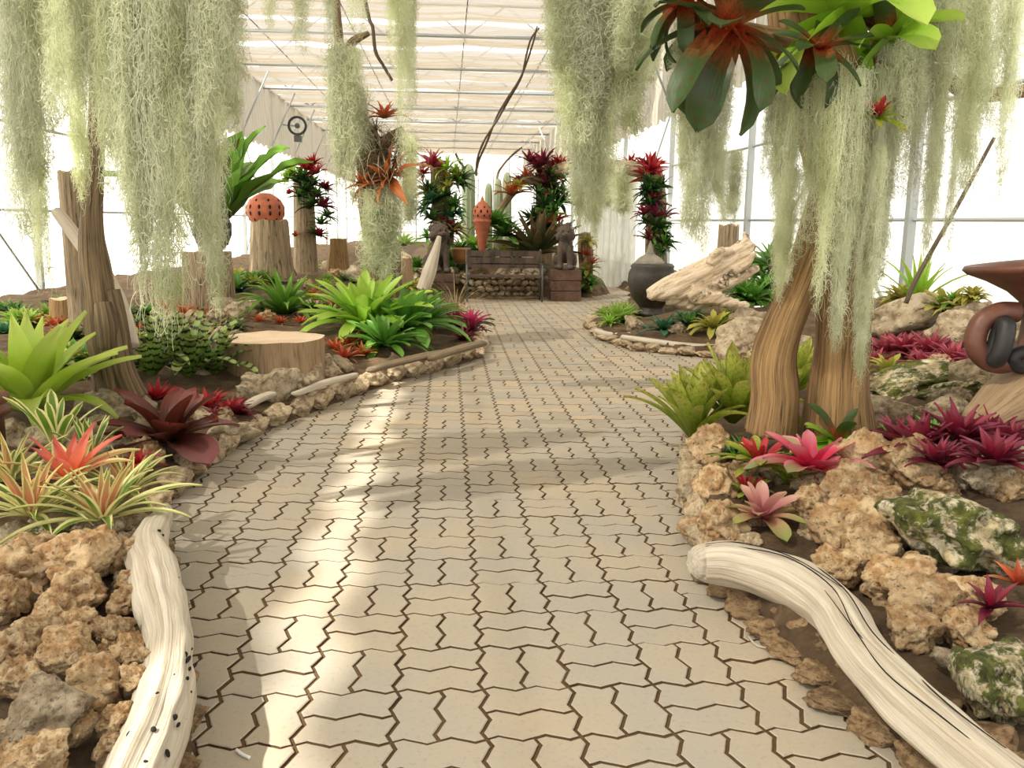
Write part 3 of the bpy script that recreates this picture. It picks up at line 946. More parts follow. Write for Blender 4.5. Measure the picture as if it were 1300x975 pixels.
# trunk dressed with air plants
TA = [(492, 385, 9.5, 21), (484, 330, 9.5, 20), (476, 270, 9.5, 19), (474, 225, 9.5, 20), (470, 190, 9.5, 18), (458, 160, 9.5, 11), (444, 125, 9.5, 8), (434, 85, 9.5, 7), (430, 50, 9.5, 5), (425, -20, 9.5, 4)]
log_px('airplant_trunk', TA, 'trunk_dark', 'crooked trunk dressed with grey air plants and hanging moss', 'trunk', 16, .2, .3, 8,
       extra=[[(470, 200, 9.5, 12), (492, 180, 9.45, 8), (512, 165, 9.4, 5)], [(434, 85, 9.5, 6), (446, 55, 9.5, 5), (468, 42, 9.45, 3)]])

# big mossy tree with two legs
TY = 4.35
tree = thing('forked_tree', 'stout pale tree with forked foot and a crown of bromeliads', 'tree', P(1060, 540, TY))
def tube_in(parent, name, mat, pts, n=22, amp=.12, ridge=.2, seed=1, res=8):
    m = MB(); o0 = parent.location
    m.tube([P(a, b, Y) - o0 for a, b, Y, r in pts], [S(r, Y) for a, b, Y, r in pts], n, res, amp, ridge, seed)
    return m.build(name, M[mat], parent)
tube_in(tree, 'trunk', 'trunk', [(1062, 560, TY, 52), (1062, 510, TY, 42), (1066, 440, TY, 36), (1072, 360, TY, 36), (1076, 280, TY, 40), (1070, 210, TY, 43), (1052, 150, TY, 42),
                                 (1040, 95, TY, 46), (1022, 40, TY, 40), (1008, -30, TY, 30)], 30, .12, .22, 11)
tube_in(tree, 'trunk', 'trunk', [(978, 550, TY, 34), (984, 505, TY, 31), (983, 460, TY, 29), (993, 420, TY, 26), (1012, 375, TY, 24), (1030, 330, TY, 25), (1048, 280, TY, 28), (1066, 215, TY, 28)], 24, .10, .2, 12)
tube_in(tree, 'branch', 'trunk', [(1066, 190, TY, 30), (1088, 130, TY + .05, 28), (1118, 70, TY + .1, 24), (1140, 0, TY + .1, 20), (1150, -60, TY + .1, 16)], 18, .12, .2, 13)
tube_in(tree, 'branch', 'trunk', [(1045, 100, TY, 20), (1010, 60, TY - .1, 14), (960, 45, TY - .2, 12), (900, 30, TY - .25, 10), (850, 5, TY - .3, 8)], 14, .15, .2, 14)
tube_in(tree, 'branch', 'trunk', [(1110, 85, TY, 16), (1180, 90, TY + .2, 11), (1240, 120, TY + .3, 9), (1330, 110, TY + .4, 8)], 12, .15, .2, 15)

# sculptural driftwood by the urn
SY = 9.6
def sculpt():
    m = MB()
    for pts in ([(822, 374, SY, 7), (845, 368, SY, 15), (880, 358, SY, 19), (912, 342, SY, 20), (934, 322, SY, 12), (950, 303, SY, 6)],
                [(900, 362, SY - .05, 15), (935, 354, SY - .05, 9), (962, 341, SY - .05, 4)],
                [(875, 372, SY - .1, 14), (915, 381, SY - .1, 10), (950, 391, SY - .1, 4)],
                [(895, 345, SY + .1, 10), (925, 326, SY + .12, 8), (946, 312, SY + .1, 4)],
                [(925, 340, SY, 12), (945, 322, SY - .03, 10), (957, 310, SY - .03, 5)],
                [(850, 376, SY, 10), (880, 384, SY, 10), (905, 384, SY, 6)],
                [(905, 335, SY - .1, 9), (912, 322, SY - .12, 6), (930, 318, SY - .1, 3)], [(940, 318, SY, 7), (946, 306, SY + .05, 5), (945, 294, SY + .05, 2)],
                [(930, 345, SY - .12, 8), (948, 336, SY - .14, 6), (958, 322, SY - .14, 3)]):
        m.tube([P(a, b, Y) for a, b, Y, r in pts], [S(r, Y) for a, b, Y, r in pts], 14, 6, .15, .25, int(pts[0][0]))
    def disp(p):
        a = noise.noise(Vector((p.x * 4, p.y * 14, (p.z - .6 * p.x) * 22)))
        h = noise.voronoi(p * 6)[0][0]
        h2 = noise.voronoi(p * 3.3)[0][0]
        g_ = noise.noise(Vector((p.x * 1.5, p.y * 6, (p.z - .6 * p.x) * 9)))
        return .020 * a + .035 * g_ - .22 * max(0, .17 - h) - .22 * max(0, .22 - h2)
    me = remeshed('driftwood_sculpture', m, M['driftwood_tan'], .012, 1, disp)
    at = me.attributes['wc']
    co = np.empty(len(me.vertices) * 3, dtype=np.float32); me.vertices.foreach_get('co', co); co = co.reshape(-1, 3)
    d = np.array([.9, 0, .45]); d /= np.linalg.norm(d)
    al = co @ d
    pr = co - al[:, None] * d
    at.data.foreach_set('vector', np.concatenate([pr[:, 1:3] * 5, al[:, None]], 1).astype(np.float32).ravel())
    return tag(obj('driftwood_sculpture', me), 'large sculptural driftwood root with pointed snout beside the dark urn', 'driftwood')
sculpt()
log_px('driftwood_plank', [(790, 428, 9.45, 5), (830, 434, 9.15, 7), (880, 440, 8.95, 7), (925, 440, 8.8, 5)], 'driftwood', 'long pale driftwood plank edging the bed below the curled olive bromeliad', 'driftwood', 12, .1, .2, 21, flat=.6)
log_px('driftwood_plank', [(757, 420, 10.2, 5), (775, 425, 9.9, 6), (800, 424, 9.8, 4)], 'driftwood', 'short pale driftwood plank edging the light green clump by the urn', 'driftwood', 12, .1, .2, 22, flat=.6)
for (a, b, c_, lab, sd) in (((312, 516), (345, 500), 9, 'flat grey driftwood plank on the edging below the knobbly rocks', 23), ((375, 500), (450, 476), 8, 'long flat driftwood plank on the edging below the red-orange bromeliads', 24),
                            ((470, 470), (560, 448), 9, 'dark rotten plank on the edging below the glossy green bromeliads', 25), ((545, 455), (612, 436), 9, 'brown weathered plank at the tip of the path edging', 26)):
    q0, q1 = G(*a, .17), G(*b, .17)
    m = MB(); m.tube([q0, q0.lerp(q1, .5) + Vector((0, 0, .01)), q1], [S(c_, q0.y) * .8, S(c_, q0.y), S(c_, q1.y) * .8], 14, 6, .2, .3, sd, True, .55)
    tag(m.build('driftwood_plank', M['driftwood' if sd in (23, 24) else 'trunk_grey']), lab, 'driftwood')
log_px('driftwood_branch', [(868, 570, 4.95, 5), (880, 600, 4.55, 8), (886, 635, 4.2, 8), (896, 665, 3.9, 4)], 'driftwood', 'thin bleached branch standing on the kerb below the yellow-green bromeliads', 'branch', 12, .2, .2, 27)
log_px('brown_log', [(1240, 545, 3.9, 26), (1275, 525, 4.0, 46), (1320, 505, 4.1, 55), (1380, 500, 4.2, 50)], 'cutwood', 'fat brown log end behind the burgundy bromeliads', 'log', 22, .08, .1, 28)

# dry vines below the roof
def vine(name, pts, r, label, twist=False):
    root = thing(name, label, 'vine', P(*pts[0]))
    for s in ((0, 1) if twist else (0,)):
        m = MB()
        q = []
        for i, (a, b, Y) in enumerate(pts):
            v = P(a, b, Y) - root.location
            v += Vector((.035 * math.sin(i * 1.3 + s * 2.2), 0, .03 * math.cos(i * 2.3 + s * 2)))
            q.append(v)
        m.tube(q, [r * (1.2 - .5 * i / len(q)) for i in range(len(q))], 8, 7, .2, 0, s)
        m.build('stem', M['bark_stick'], root)
vine('dry_vine', [(603, 222, 20), (607, 200, 19.6), (618, 178, 19), (632, 150, 18.4), (645, 125, 17.8), (660, 100, 17.2), (668, 75, 16.8), (676, 52, 16.4), (684, 36, 16)], .022, 'pair of twisted dry vines climbing to the shade cloth', True)
vine('dry_twig', [(626, 335, 18.6), (628, 290, 18.7), (630, 250, 18.7), (633, 224, 19), (642, 206, 18.8), (652, 196, 18.6), (660, 188, 18.4)], .025, 'thin bare twig slanting above the bench')
vine('dry_twig', [(588, 335, 18.6), (590, 290, 18.6), (592, 240, 18.5), (590, 215, 18.3), (585, 203, 18.2), (578, 196, 18.1)], .03, 'dark hooked twig beside the pale column cactus')
vine('dry_vine', [(440, -112, 11), (452, -40, 11), (466, 20, 11), (476, 38, 11), (480, 62, 11.1), (486, 85, 11.2), (494, 103, 11.3)], .022, 'dark bent vine hanging beside the air plant trunk')

# ------------------------------------------------------------------ pots
def pierced(name, p, r, h, mat, label, rows, prof=None, n=28):
    root = thing(name, label, 'pot', p)
    if prof is None:
        prof = [(math.sin(a) * r if a > .35 else r * .34, h / 2 - math.cos(a) * h / 2) for a in [.0 + PI * i / 18 for i in range(2, 17)]]
        prof = [(.02, prof[0][1])] + prof + [(prof[-1][0] * .85, prof[-1][1] + .03 * h), (prof[-1][0] * .7, prof[-1][1] - .12 * h)]
    bd = MB().lathe(prof, n).build('body', M[mat], root)
    for zf, cnt, s in rows:
        z = zf * h
        rad = np.interp(z, [q[1] for q in prof[:-2]], [q[0] for q in prof[:-2]])
        for k in range(cnt):
            a = 2 * PI * (k + .5 * (int(zf * 10) % 2)) / cnt
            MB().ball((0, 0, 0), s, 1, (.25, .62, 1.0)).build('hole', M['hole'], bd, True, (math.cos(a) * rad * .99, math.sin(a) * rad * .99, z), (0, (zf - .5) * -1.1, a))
    return root
q = P(338, 288, 15.0)
pierced('pierced_ball', Vector((q.x, 15.0, q.z - .02)), S(23, 15), S(42, 15), 'terracotta', 'terracotta ball pot pierced with leaf-shaped holes on a tall stump', [(.25, 9, .035), (.42, 11, .042), (.6, 11, .042), (.78, 8, .035)])
q = P(271, 324, FAT[0].y)
pierced('pierced_pot', Vector((q.x, FAT[0].y, FAT[0].z + FAT[2] - .01)), S(24, 10.6), S(60, 10.6), 'black_clay', 'black round pot pierced with holes on the fat stump', [(.22, 9, .035), (.4, 11, .04), (.58, 11, .04), (.75, 8, .035)])
# terracotta lantern on its cone
q = P(612, 318, 16.3)
k = S(1, 16.3)
prof = [(4, 0), (5, 2), (6, 12), (8, 22), (9, 26), (10, 27), (9.6, 30), (10.6, 31), (10.2, 34), (11.5, 35), (11.2, 38), (8.5, 39), (11.8, 42), (12.2, 47), (11, 52), (8, 56), (5, 59), (2.5, 61), (2, 63), (.3, 67)]
root = pierced('terracotta_lantern', q, .3, 67 * k, 'terracotta', 'tall terracotta lantern with pierced dome on a tapering cone behind the bench', [(.645, 9, .03), (.72, 9, .035), (.79, 7, .03)], [(a * k, b * k) for a, b in prof])
# dark urn with stupa lid
q = GB(826, 398)
k = S(1, q.y)
ur = thing('dark_urn', 'big dark mossy urn on a foot beside the sculptural driftwood', 'urn', Vector((q.x, q.y, q.z - .02)))
MB().lathe([(a * k, b * k) for a, b in [(.1, 0), (21, 0), (20, 4), (15, 9), (16, 12), (23, 20), (29, 32), (31, 44), (30, 54), (27, 60), (28, 63), (25, 66), (22, 66), (21, 58), (0.1, 56)]], 32, wob=.03).build('body', M['dark_urn'], ur)
ld = thing('stupa_lid', 'grey carved bell-shaped lid with ringed spire on the dark urn', 'lid', Vector((q.x - 4 * k, q.y, ur.location.z + 64 * k)))
MB().lathe([(a * k, b * k) for a, b in [(.1, 0), (19, 0), (19.5, 3), (17, 6), (14, 9), (9, 12), (6, 14), (6, 15)]], 28).build('bell', M['stone_grey'], ld)
MB().lathe([(a * k, b * k) for a, b in [(5, 14), (5.5, 16), (4, 17), (4.6, 19), (3.2, 20), (3.8, 22), (2.6, 23), (3, 25), (1.6, 27), (.2, 31)]], 18).build('spire', M['stone_grey'], ld)
# clay flowerpot by the lantern
q = P(585, 334, 15.9); k = S(1, 15.9)
fp = thing('clay_flowerpot', 'glazed ochre flowerpot behind the bench end', 'pot', q)
MB().lathe([(a * k, b * k) for a, b in [(.1, 0), (8, 0), (11, 8), (12, 15), (13, 17), (12.5, 19), (10, 18), (9, 14), (.1, 13)]], 24).build('body', m_plain('ochre_glaze', rgb(150, 104, 62), .4, .3), fp)

# clay pitcher with chain handle at the frame edge
PY = 4.0
pc = thing('clay_pitcher', 'brown burnished clay pitcher with flared mouth and looped handle', 'pitcher', P(1334, 540, PY), (-.06, -.10, 0))
k = S(1, PY)
MB().lathe([(a * k, b * k) for a, b in [(.1, 0), (44, 0), (50, 20), (48, 70), (40, 110), (34, 140), (32, 160), (36, 172), (50, 187), (75, 203), (98, 214), (104, 220), (101, 225), (94, 222), (70, 207), (46, 192), (30, 174), (27, 150), (.1, 140)]], 40).build('body', M['clay_brown'], pc)
o0 = pc.location
hp = [(1312, 392), (1290, 390), (1266, 400), (1254, 425), (1262, 445), (1280, 455), (1305, 452)]
MB().tube([P(a, b, PY) - o0 for a, b in hp], [S(14, PY)] * 7, 14, 8).build('handle', M['clay_brown'], pc)
def link(a, b, rx, rz, thick, ax, lab):
    t = thing('chain_link', lab, 'chain', P(a, b, PY - (.04 if rz > 15 else 0)))
    pts = []
    for i in range(25):
        an = 2 * PI * i / 24
        x, z = math.cos(an) * S(rx, PY), math.sin(an) * S(rz, PY)
        pts.append(Vector((x * math.cos(ax), x * math.sin(ax), z)))
    MB().tube(pts, [S(thick, PY)] * 25, 14, 1, cap=False).build('ring', M['black_clay'], t)
    t.rotation_euler = (0, .16, 0)
link(1270, 434, 9, 24, 12, 1.4, 'upright black clay chain link looped through the pitcher handle')
link(1305, 458, 26, 10, 10, .15, 'level black clay chain link joining the upright link')
stump(1338, 640, 60, 90, 'trunk_grey', 'low stump carrying the clay pitcher', 24, .1, .95, 'rings', Y=PY)

# dark disc feeder stack at the frame edge by the lime bromeliad
sd = thing('stacked_discs', 'brown stacked clay discs beside the lime bromeliad', 'ornament', P(-8, 560, 4.3))
k = S(1, 4.3)
MB().lathe([(a * k, b * k) for a, b in [(.1, 0), (14, 0), (14, 30), (18, 33), (23, 37), (23, 44), (18, 47), (18, 49), (22, 52), (22, 60), (15, 64), (8, 66), (.1, 67)]], 24).build('body', M['clay_brown'], sd)

stk = thing('cane_stake', 'thin dark cane leaning before the film wall by the tall upright bromeliad', 'stake', P(1168, 345, 6.9))
MB().tube([P(1150, 385, 6.9) - stk.location, P(1168, 345, 6.9) - stk.location, P(1215, 262, 6.9) - stk.location, P(1262, 175, 6.9) - stk.location], [.02, .02, .017, .014], 8, 4).build('cane', M['bark_stick'], stk)

for pts, r, lab in (([(950, 808), (962, 820), (985, 824)], .004, 'dry curved twig lying on the pavers by the kerb'), ([(300, 952), (308, 958), (317, 962)], .0045, 'short white stick lying on the pavers by the speckled log')):
    m = MB(); m.tube([G(a, b, .006) for a, b in pts], [r] * 3, 8, 4)
    tag(m.build('fallen_twig', M['driftwood'] if r < .0042 else M['white_plastic']), lab, 'twig')

# ------------------------------------------------------------------ bench, stone wall, lions
BY = 15.12
x0, x1 = P(591, 380, BY).x, P(688, 380, BY).x
bw = x1 - x0
bench = thing('garden_bench', 'dark weathered plank bench with thin metal legs before the stone wall', 'bench', ((x0 + x1) / 2, BY, 0))
hw = bw / 2
for z, h_ in ((.80, .10), (.685, .10), (.585, .06)):
    MB().box((0, .16, z), (bw - .04, .03, h_)).build('back_plank', M['darkplank'], bench, False)
for y in (-.16, -.03, .09):
    MB().box((0, y, .43), (bw - .03, .11, .03)).build('seat_plank', M['darkplank'], bench, False)
for s in (-1, 1):
    MB().bar((s * (hw - .02), .19, 0), (s * (hw - .02), .19, .88), .017).build('leg', M['steel_dark'], bench)
    MB().bar((s * (hw - .02), -.2, 0), (s * (hw - .02), -.2, .62), .017).build('leg', M['steel_dark'], bench)
    MB().bar((s * (hw - .02), -.2, .62), (s * (hw - .02), .19, .64), .015).build('armrest', M['darkplank'], bench)
    MB().bar((s * (hw - .02), -.2, .40), (s * (hw - .02), .19, .40), .013).build('side_rail', M['steel_dark'], bench)
wall = thing('stone_wall', 'low retaining wall of rough brown stones behind the bench', 'wall', ((x0 + x1) / 2, 15.52, 0))
MB().box((0, .2, .2), (1.48, .22, .42)).build('core', M['soil'], wall, False)
ws = random.Random(4)
for row in range(4):
    x = -.74 + .04 * (row % 2)
    while x < .62:
        s = ws.uniform(.055, .085)
        obj('stone', ws.choice(RK['grey'] + RK['edge']), wall, (x + s, .07 + ws.uniform(-.02, .02), .07 + row * .105), (ws.uniform(-.4, .4), ws.uniform(-.4, .4), ws.uniform(0, 6)), (s * 1.15, s, s))
        x += s * 1.85

def lion_mesh():
    m = MB()
    B = m.ball
    B((0, .10, .30), .17, 3, (.95, 1.1, 1.15))              # haunch / trunk
    B((0, -.02, .44), .15, 3, (.95, .85, 1.35))             # chest
    B((0, -.05, .66), .165, 3, (1.0, .9, 1.0))              # mane
    B((0, -.10, .70), .125, 3, (1.0, 1.0, 1.05))            # head
    B((0, -.21, .655), .07, 2, (1.15, .9, .75))             # muzzle
    B((0, -.20, .615), .055, 2, (1.1, .9, .5))              # jaw
    for s in (-1, 1):
        B((s * .085, -.05, .83), .038, 2, (1, .6, 1.1))     # ear
        B((s * .05, -.195, .735), .028, 2)                  # brow
        B((s * .15, .14, .17), .115, 3, (.75, 1.2, 1.2))    # thigh
        B((s * .16, -.02, .045), .06, 2, (.9, 1.7, .7))     # hind paw
        m.tube([(s * .085, -.07, .45), (s * .09, -.11, .25), (s * .09, -.12, .06)], [.075, .06, .055], 12, 5)
        B((s * .09, -.16, .045), .06, 2, (1, 1.35, .75))    # front paw
        B((s * .12, -.02, .62), .075, 2)                    # mane locks
        B((s * .10, .03, .74), .075, 2)
    B((0, .06, .78), .09, 2)
    B((0, -.09, .56), .09, 2, (1.1, .8, 1))
    m.tube([(0, .27, .14), (.05, .33, .2), (.03, .32, .36), (0, .27, .45)], [.035, .03, .03, .04], 10, 5)
    def disp(p):
        c = noise.voronoi(p * 16)[0][0]
        mane = 1 if p.z > .5 and p.y > -.14 else .25
        return mane * .034 * (0.5 - c) + .004 * noise.noise(p * 30)
    me = remeshed('lion_body', m, M['statue'], .012, 1, disp)
    return me
LM = lion_mesh()
M['eye'] = M['hole']
def lion(px, py, Y, hpx, rz, label):
    p = P(px, py, Y)
    root = thing('lion_statue', label, 'statue', p, (0, 0, rz), None, S(hpx, Y) / .86)
    root_ = root
    root = obj('body', LM, root)
    for s in (-1, 1):
        MB().ball((s * .048, -.218, .712), .016, 1).build('eye', M['hole'], root)
    MB().ball((0, -.272, .672), .022, 1, (1.2, .7, .8)).build('nose', M['statue'], root)
    MB().box((0, -.255, .628), (.085, .03, .012)).build('mouth', M['hole'], root, False)
    return p
def pedestal(px0, px1, pytop, Y, label, z0=0.0):
    a, b = P(px0, pytop, Y), P(px1, pytop, Y)
    ww = b.x - a.x
    t = thing('pedestal', label, 'pedestal', ((a.x + b.x) / 2, Y, z0))
    h = a.z - z0
    n = 3
    for k in range(n):
        MB().box((0, 0, h * (k + .5) / n), (ww * (1.0 if k != 1 else .97), ww * .9, h / n - .012)).build('block', M['brickred'], t, False)
    MB().box((0, 0, h / 2), (ww * .93, ww * .84, h - .02)).build('core', M['hole'], t, False)
    return h
pedestal(698, 736, 342, 15.3, 'rough dark laterite pedestal at the bench end carrying a lion')
lion(717, 342, 15.3, 57, -.12, 'grinning stone lion sitting on the laterite pedestal beside the bench')
pedestal(538, 578, 346, 15.6, 'low laterite pedestal behind the driftwood spike carrying a lion')
lion(557, 346, 15.6, 63, .35, 'stone lion sitting behind the pale driftwood spike')

# ------------------------------------------------------------------ white plastic curtain behind the arch
cy = 18.3
cu = thing('plastic_curtain', 'white plastic strip curtain hanging below the planted arch', 'curtain', (0, cy, 0))
xa, xb = P(733, 300, cy).x, P(806, 300, cy).x
M['strip'] = m_cloth('white_plastic_strip', rgb(236, 238, 228), .12, .6)
ns = 9
for k in range(ns):
    a, b = xa + (xb - xa) * k / ns, xa + (xb - xa) * (k + 1) / ns + .02
    y = (k % 2) * .04
    vs = [(a + (b - a) * i / 4, y + .03 * math.sin(i / 4 * PI) + .02 * math.sin(j * 1.3 + k), .02 + 2.35 * j / 8) for j in range(9) for i in range(5)]
    fs = [(j * 5 + i, j * 5 + i + 1, (j + 1) * 5 + i + 1, (j + 1) * 5 + i) for j in range(8) for i in range(4)]
    obj('strip', mesh('strip', vs, fs, [M['strip']]), cu)
MB().bar((xa - .1, .02, 2.38), (xb + .1, .02, 2.38), .02).build('rod', M['steel'], cu)

# ------------------------------------------------------------------ wall fan
q = P(378, 160, 33.0)
fan = thing('wall_fan', 'round wall fan with dark grille on the steel wall frame', 'fan', q)
r = .30
MB().tube([Vector((math.cos(a) * r, -.1, math.sin(a) * r)) for a in [2 * PI * i / 32 for i in range(33)]], [.045] * 33, 10, 1, cap=False).build('ring', M['black_clay'], fan)
MB().lathe([(.01, 0), (.09, 0), (.09, .12), (.01, .12)], 16).build('motor', M['steel_dark'], fan, True, (0, -.02, 0), (PI / 2, 0, 0))
for k in range(5):
    a = 2 * PI * k / 5
    MB().box((.15, 0, 0), (.22, .015, .11)).build('blade', M['white_plastic'], fan, False, (0, -.09, 0), (.4, a, 0))
MB().bar((0, .1, 0), (-.6, .1, .05), .03).bar((0, .1, 0), (0, .1, -.35), .03).build('bracket', M['steel'], fan)
MB().box((0, 0, -.45), (.26, .2, .22)).build('junction_box', M['steel_dark'], fan, False)

# ------------------------------------------------------------------ leaves and rosettes
def leaf_geo(W, curl, fold, shape, seg=9, wave=0.0, twist=0.0, ac=4):
    """leaf of length 1 from the origin along +X, bending down by curl radians; W = half width"""
    vs, uv = [], []
    x = z = 0.0
    for i in range(seg + 1):
        t = i / seg
        if i:
            a = -curl * ((t - .5 / seg) ** 1.6)
            x += math.cos(a) / seg; z += math.sin(a) / seg
        a = -curl * t ** 1.6
        if shape == 'strap':
            w_ = min(1, .72 + .9 * t) * (1 - max(0, (t - .72) / .28) ** 2.2) ** .75
        elif shape == 'lance':
            w_ = (.55 + 1.3 * t) if t < .35 else 1.0 * (1 - ((t - .35) / .65) ** 1.5)
        elif shape == 'wide':
            w_ = (.42 + .58 * math.sin(min(1, t / .62) * PI / 2)) * (1 - max(0, (t - .62) / .38) ** 2.6) ** .6
        else:
            w_ = 1 - .96 * t                                   # needle
        w_ = max(w_, .02) * W
        if i == seg:
            w_ = W * .03
        for k in range(ac + 1):
            s = 2 * k / ac - 1
            dz = fold * W * (s * s - .3) * (1 - .5 * t) + wave * W * math.sin(t * 17 + (1 if s > 0 else 0)) * abs(s)
            tw = twist * t
            yy, zz = s * w_ * math.cos(tw) - dz * math.sin(tw), s * w_ * math.sin(tw) + dz * math.cos(tw)
            vs.append((x - math.sin(a) * zz, yy, z + math.cos(a) * zz))
            uv.append((k / ac, t))
    n = ac + 1
    fs = [(i * n + k, i * n + k + 1, (i + 1) * n + k + 1, (i + 1) * n + k) for i in range(seg) for k in range(ac)]
    return np.array(vs), fs, np.array(uv)

_lc = {}
def leaf_me(key, mat, name='leaf'):
    kk = (key, mat.name)
    if kk not in _lc:
        v, f, u = leaf_geo(*key)
        _lc[kk] = mesh(name, v, f, [mat], True, u)
    return _lc[kk]

# kinds: leaves n, half width, fold, shape, (inner curl, outer curl), (inner elevation, outer elevation), inner length, outer material, inner material, inner share
KIND = {}
def kind(name, n, W, fold, shape, curl, elev, inlen, outer, inner=None, share=.35, wave=0.0):
    W *= 1.0 if shape == 'needle' or name == 'fern' else 1.3
    KIND[name] = (n, W, fold, shape, curl, elev, inlen, outer, inner or outer, share, wave)

Lf = m_leaf
lime = Lf('lime_leaf', rgb(190, 205, 90), rgb(160, 190, 60), rgb(200, 214, 120), trans=.45)
varieg = Lf('cream_edged_leaf', rgb(196, 190, 120), rgb(96, 128, 44), rgb(120, 150, 60), edge=rgb(232, 226, 160), edgew=.42)
varieg_p = Lf('pink_flushed_leaf', rgb(214, 110, 90), rgb(206, 140, 104), rgb(170, 170, 90), edge=rgb(232, 214, 150), edgew=.3)
salmon = Lf('salmon_leaf', rgb(236, 130, 84), rgb(226, 126, 96), rgb(206, 104, 100), trans=.4)
maroon = Lf('maroon_leaf', rgb(64, 30, 21), rgb(88, 43, 30), rgb(111, 52, 45), rough=.3, trans=.2)
maroon_o = Lf('maroon_outer_leaf', rgb(84, 40, 32), rgb(104, 60, 54), rgb(136, 84, 84), rough=.3, trans=.2)
red = Lf('red_leaf', rgb(135, 18, 25), rgb(171, 32, 39), rgb(192, 63, 66))
red_d = Lf('dark_red_leaf', rgb(96, 26, 30), rgb(140, 34, 40), rgb(176, 60, 62))
redor = Lf('red_orange_leaf', rgb(156, 40, 23), rgb(189, 77, 47), rgb(198, 117, 73))
redor_o = Lf('rust_green_leaf', rgb(110, 64, 34), rgb(160, 84, 48), rgb(180, 130, 80))
zebra = Lf('zebra_leaf', rgb(96, 128, 50), rgb(120, 150, 70), rgb(150, 160, 90), bands=rgb(28, 32, 16), trans=.25)
green = Lf('fresh_green_leaf', rgb(70, 104, 30), rgb(96, 142, 46), rgb(136, 176, 72), trans=.35)
glossy = Lf('glossy_green_leaf', rgb(70, 100, 34), rgb(84, 136, 48), rgb(124, 170, 80), rough=.22, trans=.3)
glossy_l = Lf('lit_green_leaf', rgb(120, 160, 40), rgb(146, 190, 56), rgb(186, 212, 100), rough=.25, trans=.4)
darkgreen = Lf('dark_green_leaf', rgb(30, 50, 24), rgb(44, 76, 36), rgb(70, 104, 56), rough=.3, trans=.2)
pink = Lf('hot_pink_leaf', rgb(226, 40, 96), rgb(236, 62, 122), rgb(244, 120, 160), trans=.35)
fern = Lf('nest_fern_leaf', rgb(86, 120, 40), rgb(106, 152, 56), rgb(130, 176, 76), mid=rgb(70, 60, 30), trans=.45)
olive = Lf('olive_leaf', rgb(110, 110, 40), rgb(150, 150, 60), rgb(186, 176, 90), blotch=rgb(180, 170, 80), trans=.35)
yelgreen = Lf('yellow_green_leaf', rgb(120, 130, 30), rgb(150, 168, 52), rgb(196, 190, 100), blotch=rgb(110, 140, 40), trans=.4)
bicol = Lf('pink_green_leaf', rgb(214, 44, 84), rgb(190, 120, 110), rgb(140, 170, 110), edge=rgb(226, 130, 150), edgew=.25)
bicol_i = Lf('rose_leaf', rgb(191, 24, 61), rgb(206, 53, 89), rgb(221, 139, 148))
tangreen = Lf('tan_green_leaf', rgb(170, 90, 84), rgb(190, 160, 120), rgb(150, 164, 90))
tan_i = Lf('dusty_rose_leaf', rgb(150, 70, 76), rgb(186, 120, 118), rgb(210, 170, 150))
burg = Lf('burgundy_leaf', rgb(71, 18, 32), rgb(102, 28, 47), rgb(136, 59, 78), rough=.28, trans=.22)
burg_i = Lf('crimson_leaf', rgb(122, 19, 39), rgb(139, 32, 54), rgb(155, 73, 90), rough=.28)
magenta = Lf('magenta_leaf', rgb(135, 32, 52), rgb(162, 54, 75), rgb(189, 108, 117))
brownleaf = Lf('orange_brown_leaf', rgb(120, 60, 26), rgb(190, 108, 56), rgb(214, 146, 92), trans=.4)
redgreen = Lf('red_splashed_dark_leaf', rgb(190, 74, 40), rgb(60, 84, 44), rgb(66, 96, 52), blotch=rgb(84, 66, 40), trans=.22)
agave = Lf('agave_leaf', rgb(60, 66, 34), rgb(72, 72, 42), rgb(96, 70, 44), trans=.15)
airplant = Lf('air_plant_leaf', rgb(126, 112, 84), rgb(160, 150, 124), rgb(186, 178, 154), trans=.2)
dry = Lf('dry_blade', rgb(150, 140, 90), rgb(190, 172, 120), rgb(214, 196, 150), trans=.3)
bluegreen = Lf('blue_green_leaf', rgb(40, 80, 50), rgb(60, 110, 76), rgb(90, 140, 104), rough=.25)
springgreen = Lf('spring_green_leaf', rgb(120, 160, 50), rgb(150, 192, 74), rgb(190, 216, 120), trans=.45)

kind('lime', 26, .10, .5, 'lance', (.25, .9), (80, 22), .75, lime)
kind('varieg', 30, .055, .6, 'lance', (.2, 1.0), (82, 14), .6, varieg, varieg_p, .30)
kind('salmon', 16, .10, .5, 'lance', (.2, .7), (80, 30), .8, varieg_p, salmon, .6)
kind('sprout', 10, .06, .5, 'strap', (.1, .5), (85, 55), .8, varieg)
kind('maroon', 18, .17, .45, 'wide', (.3, .9), (76, 12), .75, maroon_o, maroon, .6)
kind('red', 20, .10, .5, 'lance', (.2, .6), (75, 12), .7, red_d, red, .6)
kind('redor', 18, .10, .5, 'lance', (.2, .7), (78, 12), .7, redor_o, redor, .55)
kind('zebra', 16, .055, .5, 'strap', (.4, 1.3), (82, 38), .85, zebra)
kind('bush', 44, .050, .5, 'lance', (.5, 1.9), (84, 22), .7, green)
kind('glossy', 40, .075, .45, 'strap', (.3, 1.1), (80, 8), .65, glossy)
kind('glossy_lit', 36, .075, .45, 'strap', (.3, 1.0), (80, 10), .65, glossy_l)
kind('pinkc', 30, .13, .5, 'lance', (.3, .8), (80, 8), .7, darkgreen, pink, .6)
kind('fern', 22, .12, .45, 'wide', (.25, .9), (86, 48), .9, fern, None, .3, .25)
kind('olive', 22, .10, .5, 'strap', (.4, 1.6), (78, 15), .7, olive)
kind('yelgreen', 26, .07, .6, 'strap', (.2, .7), (85, 42), .85, yelgreen)
kind('bicol', 16, .13, .5, 'strap', (.3, .9), (72, 8), .7, bicol, bicol_i, .55)
